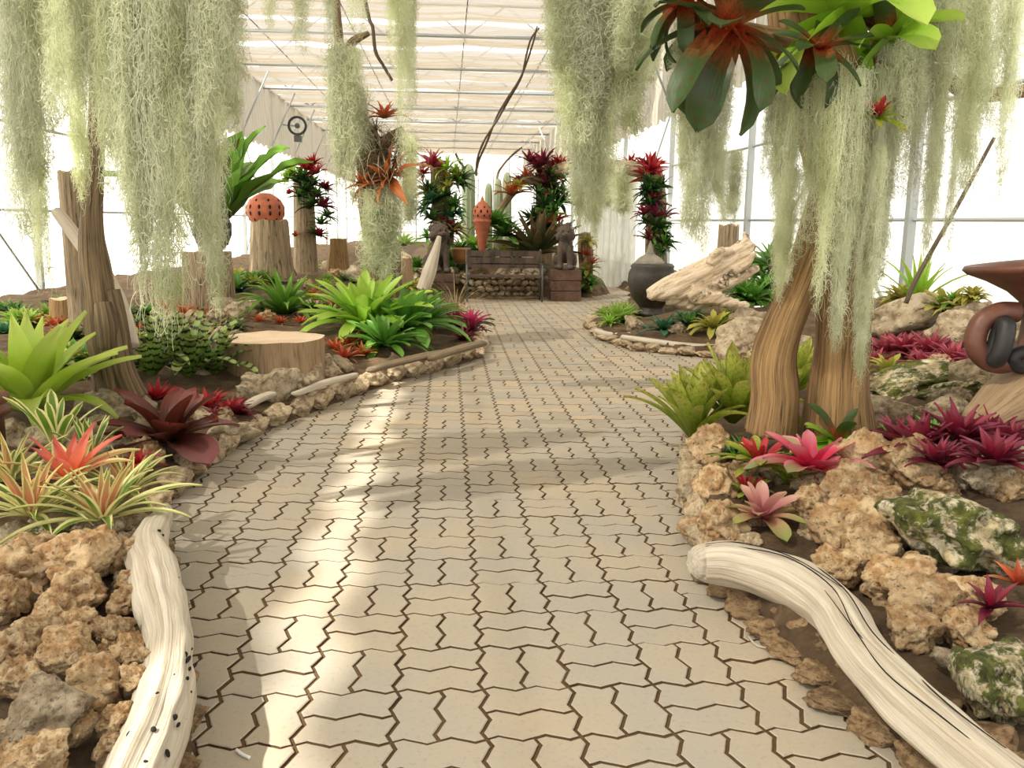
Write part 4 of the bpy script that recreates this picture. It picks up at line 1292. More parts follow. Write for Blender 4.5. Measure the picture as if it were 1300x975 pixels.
kind('redheart', 22, .09, .5, 'strap', (.3, .8), (78, 10), .6, yelgreen, red, .35)
kind('tan', 16, .13, .5, 'wide', (.3, .9), (74, 5), .7, tangreen, tan_i, .45)
kind('burg', 24, .11, .55, 'lance', (.2, .7), (80, 10), .7, burg, burg_i, .35)
kind('magenta', 18, .12, .55, 'lance', (.2, .6), (78, 14), .7, magenta, None)
kind('brownleaf', 18, .10, .5, 'lance', (.3, .9), (70, -20), .75, brownleaf)
kind('redgreen', 18, .125, .4, 'strap', (.3, 1.2), (60, -60), .75, redgreen)
kind('treegreen', 14, .13, .4, 'strap', (.4, 1.2), (75, -20), .8, glossy_l, redgreen, .3)
kind('agave', 30, .085, .6, 'lance', (.05, .3), (84, 6), .8, agave)
kind('air', 46, .022, .4, 'needle', (.5, 2.4), (85, -25), .8, airplant)
kind('dry', 26, .012, .3, 'needle', (.8, 2.4), (84, 30), .8, dry)
kind('bluegreen', 20, .12, .45, 'strap', (.3, .9), (80, 8), .65, bluegreen)
kind('spring', 26, .10, .5, 'lance', (.2, .7), (82, 12), .7, springgreen)
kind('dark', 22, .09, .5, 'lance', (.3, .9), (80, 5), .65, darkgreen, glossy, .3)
kind('tallgreen', 14, .05, .5, 'lance', (.1, .5), (84, 50), .8, glossy_l)

pr = random.Random(77)
PLANT_K = 1.32
def rosette(kd, p, r, label, cat='bromeliad', group=None, joined=None, n=None, tilt=(0, 0), name='bromeliad', squash=1.0):
    n0, W, fold, shape, curl, elev, inlen, outer, inner, share, wave = KIND[kd]
    n = n or n0
    fine = S(1, max(p.y, .5)) * 12 > 2 * W * r              # leaves under a dozen pixels wide: one foliage mesh
    joined = fine if joined is None else joined
    rot = (tilt[0], tilt[1], pr.uniform(0, 6.28)) if tilt != (0, 0) else (0, 0, pr.uniform(0, 6.28))
    root = thing(name, label, cat, p, rot, group)
    mb_v, mb_f, mb_u, mb_m = [], [], [], []
    base = 0
    for i in range(n):
        t = (i + .5) / n                                    # 0 heart, 1 outermost
        az = i * 2.39996 + pr.uniform(-.25, .25)
        el = math.radians(elev[0] + (elev[1] - elev[0]) * t ** .85 + pr.uniform(-7, 7))
        L = r * (inlen + (1 - inlen) * t) * pr.uniform(.85, 1.12)
        cq = round((curl[0] + (curl[1] - curl[0]) * t) * pr.uniform(.7, 1.3) * 4) / 4 + .1
        tw = pr.choice((-.25, 0, .25))
        seg, ac = (9, 4) if not joined else (5, 2)
        key = (W, cq, fold, shape, seg, wave, tw, ac)
        mat = inner if t < share else outer
        q = (math.cos(az) * r * .03, math.sin(az) * r * .03, 0)
        if joined:
            v, f, u = leaf_geo(*key)
            R = np.array((Matrix.Rotation(az, 3, 'Z') @ Matrix.Rotation(-el, 3, 'Y')))
            mb_v.append(v * L @ R.T + np.array(q)); mb_f += [tuple(base + a for a in fc) for fc in f]; mb_u.append(u)
            mb_m += [0 if mat is outer else 1] * len(f)
            base += len(v)
        else:
            obj('leaf', leaf_me(key, mat), root, q, (0, -el, az), L)
    if joined:
        o = obj('foliage', mesh('foliage', np.concatenate(mb_v), mb_f, [outer, inner], True, np.concatenate(mb_u), None, mb_m), root)
    return root

def plant(kd, px, py, rpx, label, group=None, extra=0.0, Y=None, **kw):
    p = GB(px, py, extra) if Y is None else P(px, py, Y)
    return rosette(kd, p, S(rpx, p.y) * PLANT_K, label, group=group, **kw)

# --- fern side, near to far
plant('lime', 40, 520, 128, 'big lime green bromeliad beside the split charred trunk', extra=.06)
plant('varieg', 40, 655, 92, 'cream and green striped bromeliad above the weathered rocks', 'striped bromeliads above the rocks', extra=.10)
plant('varieg', 130, 662, 96, 'cream and green striped bromeliad above the weathered rocks', 'striped bromeliads above the rocks', extra=.10)
plant('varieg', 160, 630, 74, 'cream and green striped bromeliad above the weathered rocks', 'striped bromeliads above the rocks', extra=.08)
plant('varieg', 15, 610, 76, 'cream and green striped bromeliad above the weathered rocks', 'striped bromeliads above the rocks', extra=.08)
plant('salmon', 88, 612, 66, 'salmon hearted bromeliad rising among the striped bromeliads', extra=.16)
plant('sprout', 72, 570, 66, 'upright striped bromeliad sprout behind the salmon hearted one', extra=.12)
plant('sprout', 115, 585, 56, 'spreading striped bromeliad sprout beside the salmon hearted one', extra=.10)
plant('maroon', 214, 560, 78, 'large dark maroon bromeliad with broad glossy leaves by the path', extra=.06)
for px, py, r in ((200, 508, 30), (262, 520, 30), (292, 524, 27), (240, 524, 24)):
    plant('red', px, py, r, 'small crimson bromeliad behind the maroon bromeliad', 'crimson bromeliads behind the maroon one', extra=.03)
for px, py, r in ((176, 592, 26), (160, 604, 22)):
    plant('red', px, py, r, 'tiny crimson bromeliad between the striped and maroon bromeliads', 'tiny crimson bromeliads', extra=.05)
for px, py, r in ((194, 476, 74), (240, 478, 80), (272, 474, 64), (222, 458, 66)):
    plant('zebra', px, py, r, 'zebra banded bromeliad next to the round cut log', 'zebra banded bromeliads', extra=.03)
for px, py, r in ((212, 396, 20), (232, 402, 22), (250, 404, 18), (215, 408, 18), (238, 388, 16)):
    plant('redor', px, py, r, 'small orange red bromeliad before the fat stump', 'orange red bromeliads before the fat stump')
for px, py, r in ((330, 410, 14), (356, 411, 14), (382, 410, 13)):
    plant('redor', px, py, r, 'tiny red bromeliad just behind the round cut log', 'tiny red bromeliads behind the cut log')
for px, py, r in ((424, 446, 22), (442, 440, 22), (438, 456, 22), (460, 452, 20), (455, 436, 18)):
    plant('redor', px, py, r, 'rusty red bromeliad between the cut log and glossy green bromeliad', 'rusty red bromeliads by the cut log')
plant('bush', 362, 400, 66, 'arching green strap-leaved bush behind the round cut log', cat='plant', name='strap_leaf_bush')
plant('glossy_lit', 462, 412, 78, 'sunlit glossy green bromeliad by the path edging', extra=.08)
plant('glossy', 512, 420, 70, 'dark glossy green bromeliad spreading over the path edging', extra=.08)
plant('glossy', 488, 440, 52, 'low glossy green bromeliad spilling over the edging', extra=.04)
plant('glossy', 540, 412, 52, 'mid green glossy bromeliad between the dark glossy and hot pink ones', extra=.05)
plant('pinkc', 597, 414, 26, 'hot pink hearted bromeliad at the tip of the path edging', extra=.04)
plant('burg', 588, 432, 20, 'dull red bromeliad under the hot pink one', extra=.0)
plant('dry', 578, 398, 56, 'tuft of dry arching grass blades behind the pink bromeliad', cat='grass tuft', name='grass_tuft')
for px, py, r, kd in ((20, 412, 22, 'spring'), (62, 400, 18, 'spring'), (45, 412, 20, 'redor'), (5, 425, 22, 'bluegreen'), (70, 415, 16, 'redor')):
    plant(kd, px, py, r, 'small %s bromeliad near the film wall behind the lime one' % {'spring': 'pale green', 'redor': 'rusty', 'bluegreen': 'blue green'}[kd], 'small bromeliads behind the lime one')
# nest fern high behind the black pot
fp_ = P(272, 294, 12.2)
stump(272, 372, 13, 78, 'trunk_dark', 'dark mossy stump carrying the nest fern', 16, .2, .9, 'cut_face', Y=12.2)
rosette('fern', fp_, S(150, 12.2), 'huge nest fern with broad wavy leaves behind the black pot', 'fern', name='nest_fern', n=24)
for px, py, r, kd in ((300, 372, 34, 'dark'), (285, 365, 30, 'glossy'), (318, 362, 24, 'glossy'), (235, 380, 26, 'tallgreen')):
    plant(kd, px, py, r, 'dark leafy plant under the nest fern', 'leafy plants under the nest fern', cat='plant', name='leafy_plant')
plant('redor', 340, 256, 10, 'small yellow red bromeliad growing out of the terracotta ball', Y=15.0)
# crown on the slim post
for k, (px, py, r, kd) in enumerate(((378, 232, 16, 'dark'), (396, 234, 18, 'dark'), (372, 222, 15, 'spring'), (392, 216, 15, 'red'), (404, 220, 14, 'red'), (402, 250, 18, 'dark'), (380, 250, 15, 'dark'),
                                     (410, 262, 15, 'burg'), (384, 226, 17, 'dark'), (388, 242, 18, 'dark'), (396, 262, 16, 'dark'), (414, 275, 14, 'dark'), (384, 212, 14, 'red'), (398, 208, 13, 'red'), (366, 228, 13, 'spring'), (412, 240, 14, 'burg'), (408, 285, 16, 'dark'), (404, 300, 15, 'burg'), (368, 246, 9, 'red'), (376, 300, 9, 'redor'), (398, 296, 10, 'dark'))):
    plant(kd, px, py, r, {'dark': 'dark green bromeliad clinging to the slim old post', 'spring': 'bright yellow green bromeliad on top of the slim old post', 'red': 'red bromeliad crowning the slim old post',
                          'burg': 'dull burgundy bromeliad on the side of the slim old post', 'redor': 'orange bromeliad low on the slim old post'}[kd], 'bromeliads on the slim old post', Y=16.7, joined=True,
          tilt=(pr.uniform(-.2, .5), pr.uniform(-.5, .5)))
# air plants on the crooked trunk
for px, py, r in ((462, 180, 34), (485, 190, 46), (500, 205, 44), (470, 215, 46), (448, 200, 36), (455, 150, 26), (478, 165, 30), (512, 188, 40)):
    plant('air', px, py, r, 'wiry grey air plant tied to the crooked trunk', 'air plants on the crooked trunk', Y=9.4, cat='air plant', name='air_plant', joined=True, tilt=(pr.uniform(0, .9), pr.uniform(-.6, .6)))
plant('brownleaf', 494, 226, 42, 'orange brown bromeliad drooping from the crooked trunk', Y=9.3, tilt=(.5, .5))
plant('brownleaf', 462, 236, 24, 'small rusty bromeliad on the crooked trunk below the air plants', Y=9.3, tilt=(.4, -.3))
plant('redor', 488, 150, 22, 'faded pink orange bromeliad high on the crooked trunk', Y=9.3)

# --- tree side
plant('yelgreen', 880, 556, 82, 'yellow green bromeliad standing at the path corner', extra=.05)
plant('yelgreen', 930, 536, 86, 'yellow green bromeliad leaning on the tree foot', extra=.08)
plant('yelgreen', 1006, 500, 62, 'yellow green bromeliad behind the forked trunk', extra=.05)
plant('redheart', 964, 592, 52, 'green bromeliad with scarlet heart at the tree foot', extra=.12)
plant('bicol', 1030, 596, 66, 'pink and green bromeliad with rose heart before the tree foot', extra=.14)
plant('tan', 968, 658, 58, 'dusty rose and green bromeliad low on the path-edge rocks', extra=.06)
plant('treegreen', 1062, 560, 56, 'dark green pink-flushed bromeliad between tree foot and rocks', extra=.10)
for px, py, r in ((1168, 572, 58), (1215, 560, 60), (1262, 590, 56), (1140, 562, 40), (1190, 590, 44)):
    plant('burg', px, py, r, 'burgundy bromeliad above the big mossy boulder', 'burgundy bromeliads above the mossy boulder', extra=.14)
for px, py, r in ((1122, 448, 30), (1150, 446, 32), (1182, 446, 32), (1210, 458, 32), (1240, 460, 28), (1170, 466, 28), (1112, 462, 24), (1195, 470, 26)):
    plant('magenta', px, py, r, 'magenta bromeliad in the patch before the flat pale slab', 'magenta bromeliads before the pale slab', extra=.06)
plant('olive', 1128, 474, 32, 'yellow olive bromeliad beside the magenta patch', extra=.05)
plant('glossy', 1168, 476, 18, 'small round-leaved green bromeliad among the magenta patch', extra=.07)
for px, py, r in ((1175, 392, 34), (1200, 395, 38), (1225, 396, 32), (1150, 386, 30)):
    plant('olive', px, py, r, 'mottled olive bromeliad near the film wall behind the pale slab', 'olive bromeliads near the film wall', extra=.08)
plant('tallgreen', 1165, 385, 58, 'tall upright bright green bromeliad by the film wall', extra=.06)
plant('burg', 1258, 772, 46, 'small dark red bromeliad between mossy boulder and tall pale boulder', extra=.10, n=10)
plant('redor', 1292, 742, 40, 'orange brown bromeliad beside the mossy boulder', extra=.10, n=9)
plant('spring', 783, 406, 27, 'light green clump at the bed corner by the dark urn', extra=.05)
plant('spring', 795, 400, 20, 'smaller light green clump beside the dark urn', extra=.05)
plant('bluegreen', 842, 420, 26, 'blue green bromeliad below the driftwood snout', extra=.03)
plant('olive', 906, 418, 30, 'curled olive yellow bromeliad below the sculptural driftwood', extra=.06)
plant('dark', 876, 414, 24, 'dark green bromeliad beside the curled olive one', extra=.04)
for px, py, r, Y in ((955, 384, 36, 10.3), (975, 370, 34, 10.6), (960, 350, 36, 11.4), (985, 345, 46, 10.8), (940, 375, 26, 10.4)):
    plant('glossy', px, py, r, 'green leafy plant behind the sculptural driftwood', 'leafy plants behind the driftwood', Y=Y, cat='plant', name='leafy_plant')
for px, py, r in ((893, 416, 12), (860, 418, 12), (805, 412, 12)):
    rock('grey', px, py, r, 'little brown rock among the bromeliads under the driftwood', 'little rocks under the driftwood', .04)
for px, py, r in ((962, 432, 44), (945, 415, 30), (985, 448, 36), (930, 440, 26)):
    rock('grey', px, py, r, 'crumbly grey rock between the driftwood and the yellow green bromeliads', 'crumbly rocks by the driftwood', .06)
# crown of the big tree
plant('redgreen', 925, 35, 100, 'dark red and green bromeliad hanging from the tree branch', Y=3.85, tilt=(.25, 0))
plant('redgreen', 868, 5, 60, 'red-leaved bromeliad at the tip of the tree branch', Y=3.9)
plant('treegreen', 1075, 20, 110, 'bright green bromeliad sitting in the tree fork', Y=4.1, tilt=(.35, 0))
plant('treegreen', 1130, 50, 76, 'green bromeliad on the outer tree fork', Y=4.2, tilt=(.3, .3))
plant('redgreen', 1040, 60, 64, 'dark red and green bromeliad before the tree fork', Y=4.0, tilt=(.4, -.2))
plant('redheart', 1112, 150, 30, 'small pink hearted bromeliad on the tree side', Y=4.1, tilt=(.4, .4))

# --- island behind the bench and the planted arch
plant('agave', 682, 322, 50, 'dark spiky agave behind the bench', Y=16.2, name='agave', cat='agave')
for px, py, r, kd in ((512, 312, 20, 'spring'), (598, 330, 26, 'bluegreen'), (572, 330, 24, 'glossy'), (640, 300, 30, 'glossy'), (628, 285, 26, 'glossy'), (655, 330, 22, 'dark'), (600, 312, 18, 'spring'), (622, 335, 16, 'dark'), (610, 322, 20, 'glossy'), (585, 318, 18, 'dark'), (575, 345, 18, 'glossy'), (665, 318, 22, 'agave'), (640, 325, 18, 'olive'), (530, 340, 18, 'glossy'), (545, 352, 18, 'dark'), (490, 318, 16, 'spring'),
                      (745, 345, 16, 'olive'), (750, 362, 16, 'glossy'), (744, 325, 14, 'redor'), (740, 352, 14, 'glossy'), (746, 308, 14, 'olive'), (752, 335, 12, 'redor'), (742, 372, 14, 'dark')):
    plant(kd, px, py, r, 'leafy plant growing on the island behind the bench' if px < 740 else 'leafy plant growing beside the laterite pedestal',
          'island plants behind the bench' if px < 740 else 'plants beside the pedestal', Y=16.6 if px < 740 else 15.9, cat='plant', name='leafy_plant')
def pillar(pts, label):
    return log_px('planted_trunk', pts, 'trunk_dark', label, 'pillar', 12, .15, .25, int(pts[0][0]))
pillar([(560, 345, 17.2, 13), (562, 290, 17.2, 13), (560, 240, 17.2, 12), (556, 205, 17.2, 10)], 'dark trunk pillar smothered in bromeliads behind a lion')
pillar([(690, 345, 17.4, 12), (690, 290, 17.4, 12), (694, 240, 17.4, 12), (700, 205, 17.4, 10)], 'dark trunk pillar smothered in bromeliads behind the agave')
pillar([(744, 378, 16.0, 8), (744, 350, 16.0, 9), (744, 320, 16.0, 9), (743, 296, 16.0, 7)], 'short planted trunk beside the laterite pedestal')
pillar([(832, 345, 14.6, 13), (833, 290, 14.6, 13), (832, 240, 14.6, 13), (826, 205, 14.6, 10)], 'dark trunk pillar smothered in bromeliads behind the dark urn')
log_px('arch_log', [(694, 222, 17.3, 9), (730, 212, 16.6, 9), (770, 212, 15.8, 10), (805, 214, 15.0, 10), (834, 224, 14.5, 9)], 'trunk_grey', 'mossy log beam spanning the planted arch', 'beam', 12, .15, .2, 41)
log_px('arch_branch', [(694, 235, 17.2, 6), (672, 228, 17.0, 7), (655, 232, 17.0, 5)], 'trunk_dark', 'short dark branch stub of the arch pillar above the agave', 'branch', 10, .2, .2, 42)
log_px('forked_branch', [(628, 282, 17, 4), (638, 262, 17, 5), (655, 240, 17, 5)], 'trunk_dark', 'dark branch holding an orange bromeliad behind the lantern', 'branch', 10, .2, .2, 43)
plant('redor', 650, 248, 22, 'spiky orange bromeliad on the dark branch behind the lantern', Y=16.9)
plant('olive', 658, 240, 18, 'spiky olive bromeliad on the dark branch behind the lantern', Y=16.9)
ar = random.Random(12)
LABK = {'dark': 'dark green', 'glossy': 'glossy green', 'glossy_lit': 'bright green', 'burg': 'burgundy', 'red': 'red', 'redor': 'orange red', 'spring': 'light green', 'olive': 'olive', 'magenta': 'pinkish red', 'bluegreen': 'blue green', 'yelgreen': 'yellow green', 'redheart': 'red hearted', 'agave': 'spiky dark'}
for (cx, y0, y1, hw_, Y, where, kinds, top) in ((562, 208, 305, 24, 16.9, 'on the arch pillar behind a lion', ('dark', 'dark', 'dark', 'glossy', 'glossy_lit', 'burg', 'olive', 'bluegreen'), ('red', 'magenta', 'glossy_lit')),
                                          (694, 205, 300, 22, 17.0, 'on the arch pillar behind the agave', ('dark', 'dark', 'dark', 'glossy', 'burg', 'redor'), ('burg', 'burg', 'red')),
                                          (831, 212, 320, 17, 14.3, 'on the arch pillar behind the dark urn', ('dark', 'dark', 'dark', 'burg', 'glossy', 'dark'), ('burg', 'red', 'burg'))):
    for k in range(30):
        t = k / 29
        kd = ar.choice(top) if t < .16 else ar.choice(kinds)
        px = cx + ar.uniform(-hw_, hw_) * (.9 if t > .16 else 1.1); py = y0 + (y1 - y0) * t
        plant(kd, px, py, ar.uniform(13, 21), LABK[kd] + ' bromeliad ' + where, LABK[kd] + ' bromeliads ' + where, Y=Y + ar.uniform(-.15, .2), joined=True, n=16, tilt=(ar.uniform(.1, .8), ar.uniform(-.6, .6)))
for px, py, kd in ((740, 208, 'burg'), (800, 208, 'red'), (815, 212, 'burg'), (760, 205, 'olive'), (668, 225, 'redor'), (660, 232, 'burg'), (710, 208, 'red')):
    plant(kd, px, py, 15, LABK[kd] + ' bromeliad riding on the arch beam', LABK[kd] + ' bromeliads on the arch beam', Y=15.9 if px > 720 else 17.0, joined=True, n=16)
# column cacti behind the lantern
M['cactus'] = m_plain('pale_cactus', rgb(186, 198, 162), .8, .15)
for px, py0, py1, r in ((595, 300, 208, 8), (620, 300, 232, 5), (632, 300, 226, 5), (643, 300, 218, 6)):
    Yc = 18.0
    p = P(px, py0, Yc); p.z = bed(p.x, Yc)
    t = thing('column_cactus', 'pale ribbed column cactus standing behind the lantern', 'cactus', p, group='column cacti behind the lantern')
    h = P(px, py1, Yc).z - p.z; r_ = S(r, Yc); n = 24
    vs, fs = [], []
    zs = [0, .3 * h, .6 * h, .85 * h, .94 * h, .98 * h, h]
    for i, z in enumerate(zs):
        f = [1, 1, 1.02, 1, .85, .6, .05][i]
        for k in range(n):
            a = 2 * PI * k / n
            q = r_ * f * (1 if k % 3 else .72)
            vs.append((math.cos(a) * q, math.sin(a) * q, z))
    fs = [(i * n + k, i * n + (k + 1) % n, (i + 1) * n + (k + 1) % n, (i + 1) * n + k) for i in range(len(zs) - 1) for k in range(n)]
    obj('stem', mesh('stem', vs, fs, [M['cactus']]), t)

# ------------------------------------------------------------------ low plants and rocks that fill the beds
fr = random.Random(66)
FILL = [(0, 385, 115, 412, 12, ('spring', 'redor', 'olive', 'dark'), 20, 'low plant along the film wall near the pale square-topped post'),
        (50, 425, 135, 480, 14, ('dark', 'glossy', 'redor', 'olive'), 34, 'low plant in the shade between lime bromeliad and split trunk'),
        (150, 395, 215, 435, 12, ('dark', 'olive', 'redor'), 20, 'low plant between the split trunk and the fat stump'),
        (265, 405, 300, 425, 4, ('redor', 'dark'), 16, 'low plant between the fat stump and cut log'),
        (395, 372, 440, 405, 9, ('glossy', 'dark', 'redor'), 20, 'low plant between the strap-leaved bush and sunlit bromeliad'),
        (300, 345, 345, 372, 6, ('dark', 'glossy', 'olive'), 18, 'low plant at the foot of the terracotta ball stump'),
        (400, 340, 470, 366, 8, ('dark', 'olive', 'spring'), 14, 'low plant at the foot of the slim post'),
        (500, 366, 560, 392, 8, ('glossy', 'dark', 'olive'), 24, 'low plant behind the dark glossy bromeliad'),
        (560, 400, 600, 425, 4, ('dark', 'burg'), 18, 'low plant beside the hot pink bromeliad'),
        (225, 505, 305, 532, 5, ('red', 'burg'), 22, 'low red plant between maroon bromeliad and cut log'),
        (1100, 440, 1250, 470, 10, ('magenta', 'burg', 'magenta'), 24, 'small magenta plant filling the patch before the pale slab'),
        (1130, 375, 1250, 400, 8, ('olive', 'glossy', 'olive'), 26, 'small mottled plant along the film wall behind the pale slab'),
        (1130, 545, 1290, 585, 7, ('burg', 'burg', 'dark'), 42, 'small burgundy plant filling the cluster over the boulder'),
        (915, 395, 985, 425, 6, ('dark', 'glossy', 'olive'), 20, 'low plant beside the sculptural driftwood root'),
        (850, 400, 900, 420, 4, ('dark', 'bluegreen'), 16, 'low plant in the shade under the driftwood'),
        (765, 398, 800, 412, 4, ('spring', 'olive'), 16, 'low light plant in the corner by the urn'),
        (930, 560, 1050, 640, 6, ('yelgreen', 'dark', 'redheart'), 34, 'small plant tucked between the tree-foot bromeliads')]
for x0_, y0_, x1_, y1_, n_, kinds, r_, lab in FILL:
    for k_ in range(n_):
        kd = fr.choice(kinds)
        plant(kd, fr.uniform(x0_, x1_), fr.uniform(y0_, y1_), r_ * fr.uniform(.7, 1.15), lab.replace('red plant', 'plant').replace('magenta plant', 'plant').replace('mottled plant', 'plant').replace('burgundy plant', 'plant').replace('light plant', 'plant').replace('plant ', LABK[kd] + ' plant ', 1), LABK[kd] + ' plants ' + lab.split('plant ', 1)[1], extra=.02, cat='plant', name='low_plant')
for x0_, y0_, x1_, y1_, n_, r_, lab in [(150, 400, 300, 440, 10, 14, 'small rock on the soil between split trunk and cut log'), (310, 380, 440, 410, 9, 12, 'small rock on the soil behind the cut log'),
                                  (180, 520, 300, 545, 7, 14, 'small rock on the soil by the crimson bromeliads'), (1000, 590, 1290, 640, 12, 26, 'jumbled rock between tree foot and mossy boulder'),
                                  (1090, 470, 1290, 530, 12, 22, 'jumbled rock between magenta and burgundy bromeliads'), (1020, 670, 1290, 760, 10, 26, 'jumbled rock around the mossy boulder'),
                                  (0, 690, 170, 780, 8, 22, 'small pitted rock wedged under the striped bromeliads'), (0, 540, 190, 600, 8, 26, 'dim rock wedged below the lime bromeliad'),
                                  (380, 340, 480, 375, 8, 9, 'small stone near the slim post'), (890, 600, 1000, 690, 8, 20, 'rubble rock on the kerb beside the dusty rose bromeliad')]:
    for k_ in range(n_):
        rock(fr.choice(('grey', 'tufa', 'edge')), fr.uniform(x0_, x1_), fr.uniform(y0_, y1_), r_ * fr.uniform(.6, 1.2), lab, lab.split(' ', 2)[2] + ' rocks', .02)

# ------------------------------------------------------------------ hanging Spanish moss
def m_moss(name, c0, c1, trans):
    t = NT(name); v = t.coord()
    c = t.ramp(t.noise(v, 2.5, 4, .6), [(.3, c0), (.6, c1)])
    c = t.vary(c, .2)
    t.color(c); t.rough(.9)
    t.b.inputs['Specular IOR Level'].default_value = .1
    t.translucent(c, trans)
    return t.m
M['moss'] = m_moss('spanish_moss', rgb(186, 190, 146), rgb(238, 241, 218), .5)

def moss_mesh(seed, nf, wid, taper, curl_r=(.014, .038), thick=.0016, ragged=.25):
    """hank of unit length hanging from the origin, radius wid; curly ribbons in numpy"""
    g = np.random.default_rng(seed)
    K = 8
    ns = 9                                                # cords the curls cling to
    cx, cy = g.normal(0, wid * .55, ns), g.normal(0, wid * .55, ns)
    clen = 1 - ragged * g.random(ns) ** 1.2
    s = g.integers(0, ns, nf)
    z = g.random(nf) ** 1.0 * clen[s]
    rad = wid * (.35 + .65 * (1 - z * taper)) * np.minimum(1, .35 + z * 5)
    wob = lambda ph: .25 * wid * np.sin(z * 7 + ph)
    bx = cx[s] * (1 - .45 * z) + wob(s * 1.7) + g.normal(0, 1, nf) * rad * .36
    by = cy[s] * (1 - .45 * z) + wob(s * 2.9) + g.normal(0, 1, nf) * rad * .36
    base = np.stack([bx, by, -z], 1)
    R = g.uniform(*curl_r, nf)
    tot = g.uniform(1.5, 5.5, nf)
    a1 = g.normal(size=(nf, 3)); a1 /= np.linalg.norm(a1, axis=1)[:, None]
    a2 = g.normal(size=(nf, 3)); a2 -= (a1 * a2).sum(1)[:, None] * a1; a2 /= np.linalg.norm(a2, axis=1)[:, None]
    t = np.linspace(0, 1, K)
    ph = tot[:, None] * t[None]
    pts = base[:, None] + R[:, None, None] * (np.sin(ph)[..., None] * a1[:, None] + (1 - np.cos(ph))[..., None] * a2[:, None])
    pts[..., 2] -= t[None] * g.uniform(.0, .06, nf)[:, None]
    # long cords
    nl = 60; ls = g.integers(0, ns, nl)
    lz = np.linspace(0, 1, K)[None] * clen[ls][:, None]
    lx = cx[ls][:, None] * (1 - .45 * lz) + .25 * wid * np.sin(lz * 7 + (ls * 1.7)[:, None]) + g.normal(0, wid * .25, nl)[:, None] * (1 - .4 * lz)
    ly = cy[ls][:, None] * (1 - .45 * lz) + .25 * wid * np.sin(lz * 7 + (ls * 2.9)[:, None]) + g.normal(0, wid * .25, nl)[:, None] * (1 - .4 * lz)
    pts = np.concatenate([pts, np.stack([lx, ly, -lz], 2)])
    N = len(pts)
    T = np.gradient(pts, axis=1)
    T /= np.linalg.norm(T, axis=2)[..., None] + 1e-9
    up = g.normal(size=(N, 1, 3))
    side = np.cross(T, np.broadcast_to(up, T.shape))
    side /= np.linalg.norm(side, axis=2)[..., None] + 1e-9
    wv = thick * (1 - .6 * t)[None, :, None]
    V = np.stack([pts - side * wv, pts + side * wv], 2).reshape(-1, 3)
    i0 = (np.arange(N)[:, None] * K * 2 + np.arange(K - 1)[None] * 2).ravel()
    F = np.stack([i0, i0 + 1, i0 + 3, i0 + 2], 1)
    me = bpy.data.meshes.new('moss_hank')
    me.vertices.add(len(V)); me.vertices.foreach_set('co', V.astype(np.float32).ravel())
    me.loops.add(F.size); me.loops.foreach_set('vertex_index', F.astype(np.int32).ravel())
    me.polygons.add(len(F)); me.polygons.foreach_set('loop_start', (np.arange(len(F)) * 4).astype(np.int32))
    me.polygons.foreach_set('loop_total', np.full(len(F), 4, dtype=np.int32))
    me.materials.append(M['moss'])
    me.update(calc_edges=True)
    return me
HM = [moss_mesh(100 + i, 4600, .10, .75) for i in range(4)] + [moss_mesh(200 + i, 2300, .085, .8, ragged=.5) for i in range(2)]
SHORT = [moss_mesh(300 + i, 1300, .10, .6, (.05, .12), .0045) for i in range(2)]
mr = random.Random(31)
def hank(px, py0, py1, Y, wpx, label, group, protos=HM, top=None):
    a = P(px, py0, Y); b = P(px, py1, Y)
    if top is not None:
        a.z = top
    L = a.z - b.z
    wd = S(wpx, Y) / 2 / .16                                     # mesh is about 0.16 wide each way
    o = obj('moss_hank', mr.choice(protos), None, a, (0, 0, mr.uniform(0, 6.28)), (wd, wd, L))
    if not any(w_ in label for w_ in ('short', 'long')):
        ln = py1 - max(py0, 0)
        sz = 'short ' if ln < 130 else 'long ' if ln < 250 else 'very long '
        label, group = sz + label, sz + group
    return tag(o, label, 'moss', group)

# pipe the moss hangs from, just above the picture
for k, Y in enumerate((3.6, 4.3)):
    z = 2.62
    t = thing('hanging_pipe', 'steel pipe overhead from which the moss hangs', 'pipe', (0, Y, z), group='overhead moss pipes')
    MB().bar((WL, 0, 0), (1.6 if k == 0 else WR, 0, 0), .02, 8).build('tube', M['steel'], t)
    for x in (-5.2, -1.6, 1.4):
        MB().bar((x, 0, 0), (x, 0, ZC - z - .05), .006, 5).build('drop_wire', M['steel_dark'], t)
G1 = ('long pale green moss hank hanging before the split charred trunk', 'moss hanks before the split trunk')
for px, y1, w_, Y in ((5, 330, 60, 3.6), (32, 240, 56, 3.6), (20, 380, 40, 4.3), (62, 180, 60, 3.6), (95, 150, 56, 3.6), (82, 250, 40, 4.3), (128, 270, 60, 3.6), (150, 330, 66, 3.6), (165, 420, 74, 3.6), (192, 400, 70, 3.6),
                      (212, 330, 70, 3.6), (176, 300, 60, 4.3), (236, 310, 66, 3.6), (252, 390, 56, 4.3), (262, 220, 60, 3.6), (285, 160, 50, 3.6), (225, 270, 66, 4.3), (140, 220, 60, 4.3)):
    where = 'before the braced film wall' if px < 50 else 'before the pale square-topped post' if px < 122 else 'before the split trunk and zebra bromeliads' if px < 216 else 'before the black pierced pot and fern'
    size = 'short' if y1 < 230 else 'long' if y1 < 335 else 'very long'
    hank(px, -60, y1, Y, w_, size + ' pale green moss hank hanging ' + where, size + ' moss hanks ' + where, top=2.62)
G2 = ('thin pale moss hank hanging beside the air plant trunk', 'thin moss hanks by the air plant trunk')
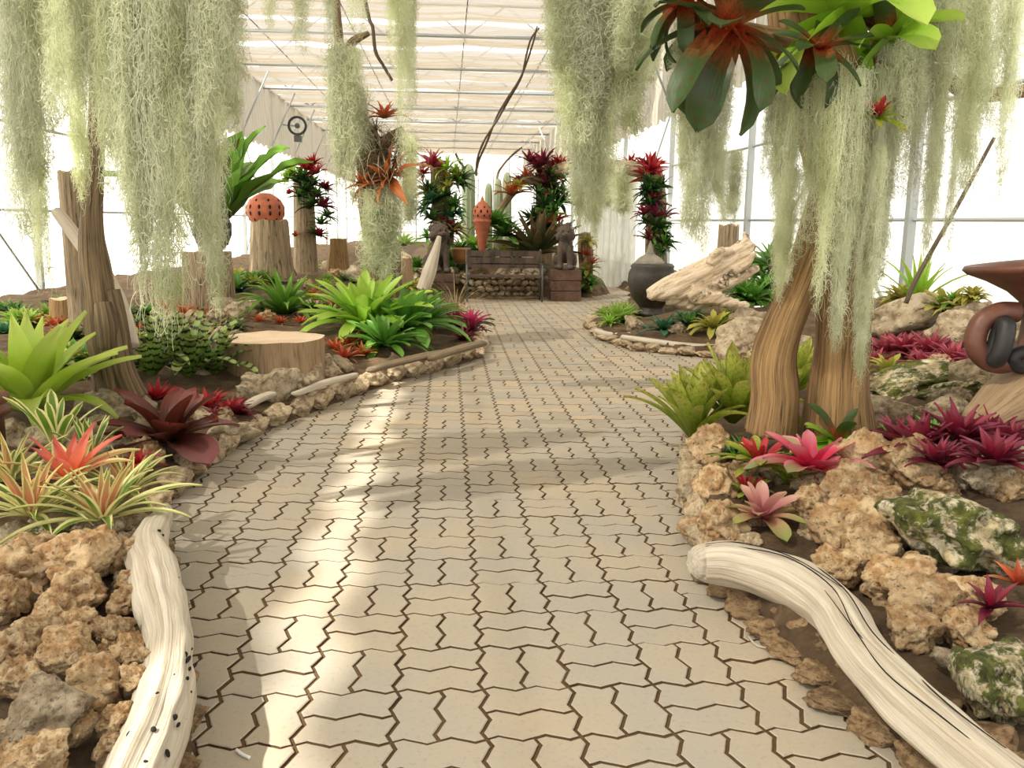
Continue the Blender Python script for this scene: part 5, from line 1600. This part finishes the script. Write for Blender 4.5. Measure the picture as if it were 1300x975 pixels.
for px, y0, y1, w_, Y in ((512, -40, 200, 34, 6.0), (522, -40, 150, 26, 6.0), (500, -40, 90, 30, 6.0), (418, -20, 60, 30, 6.0), (380, -40, 70, 40, 6.0), (450, -40, 50, 40, 6.0), (340, -40, 40, 36, 6.0)):
    hank(px, y0, y1, Y, w_, *G2, protos=HM[4:], top=3.1)
t = thing('hanging_pipe', 'steel pipe overhead from which the thin moss hangs', 'pipe', (0, 6.0, 3.1), group='overhead moss pipes')
MB().bar((WL, 0, 0), (WR, 0, 0), .02, 8).build('tube', M['steel'], t)
for x in (-5.2, -2.4, .9, 4.2):
    MB().bar((x, 0, 0), (x, 0, ZC - 3.15), .006, 5).build('drop_wire', M['steel_dark'], t)
G3 = ('soft moss hank draped over the crooked air plant trunk', 'moss hanks on the crooked trunk')
FARM = [moss_mesh(400 + i, 1000, .09, .6, (.03, .08), .003, ragged=.5) for i in range(2)]
for px, y0, y1, w_ in ((430, 55, 215, 36), (440, 80, 260, 34), (425, 70, 240, 26), (450, 60, 150, 30), (470, 240, 350, 40), (490, 250, 365, 44), (482, 235, 320, 44), (520, 170, 255, 30), (455, 110, 200, 36), (500, 240, 330, 30)):
    hank(px, y0, y1, 9.25, w_, *G3, protos=FARM)
G4 = ('thick moss hank hanging over the path before the shade cloth', 'thick moss hanks over the path')
for px, y1, w_, Y in ((705, 130, 60, 4.3), (730, 210, 64, 4.3), (755, 275, 60, 4.3), (778, 240, 66, 4.3), (740, 290, 34, 4.4), (768, 300, 30, 4.4), (800, 170, 70, 4.3), (825, 120, 56, 4.3), (765, 170, 80, 4.25), (740, 120, 70, 4.25), (790, 110, 80, 4.25), (718, 90, 60, 4.25)):
    hank(px, -60, y1, Y, w_, *G4, top=2.62)
for px, y0, y1, w_, Y in ((735, 205, 255, 26, 16.4), (770, 205, 262, 26, 15.7), (795, 210, 270, 24, 15.1), (755, 208, 280, 22, 16.0), (520, 225, 285, 22, 16.9)):
    hank(px, y0, y1, Y, w_, 'moss hank draped over the planted arch', 'moss hanks on the planted arch', SHORT)
G5 = ('moss hank hanging from the tree branch beside the trunk', 'moss hanks on the tree branches')
for px, y0, y1, w_, Y in ((890, 30, 300, 52, 4.1), (905, 40, 330, 46, 4.15), (880, 60, 220, 40, 4.1), (872, 20, 160, 40, 4.05), (915, 60, 250, 36, 4.1), (930, 190, 290, 40, 4.15)):
    hank(px, y0, y1, Y, w_, *G5)
G6 = ('moss hank clinging down the stout forked tree trunk', 'moss hanks on the forked tree trunk')
for px, y0, y1, w_, Y in ((1008, 110, 330, 46, 4.25), (1000, 90, 260, 40, 4.3), (1040, 130, 330, 46, 4.1), (1062, 130, 400, 50, 4.06), (1092, 120, 440, 50, 4.06), (1118, 100, 420, 46, 4.2), (1110, 230, 475, 40, 4.15),
                          (985, 100, 230, 36, 4.3), (1000, 260, 380, 34, 4.3), (1135, 60, 300, 50, 4.3), (1075, 280, 450, 36, 4.1), (1130, 150, 360, 40, 4.3)):
    hank(px, y0 - mr.uniform(0, 60), y1, Y, w_, *G6, protos=HM[4:] if Y < 4.12 else HM)
G7 = ('airy moss hank hanging before the bright film wall above the pitcher', 'airy moss hanks above the pitcher')
for px, y1, w_, Y in ((1160, 220, 60, 4.3), (1185, 190, 56, 4.3), (1205, 280, 50, 4.3), (1225, 180, 60, 4.3), (1250, 260, 50, 4.3), (1275, 170, 60, 4.3), (1298, 250, 46, 4.3), (1215, 340, 30, 4.6), (1180, 260, 44, 4.6), (1240, 330, 26, 4.6)):
    hank(px, -60, y1, Y, w_, *G7, protos=HM[4:] + HM[:1], top=2.62)
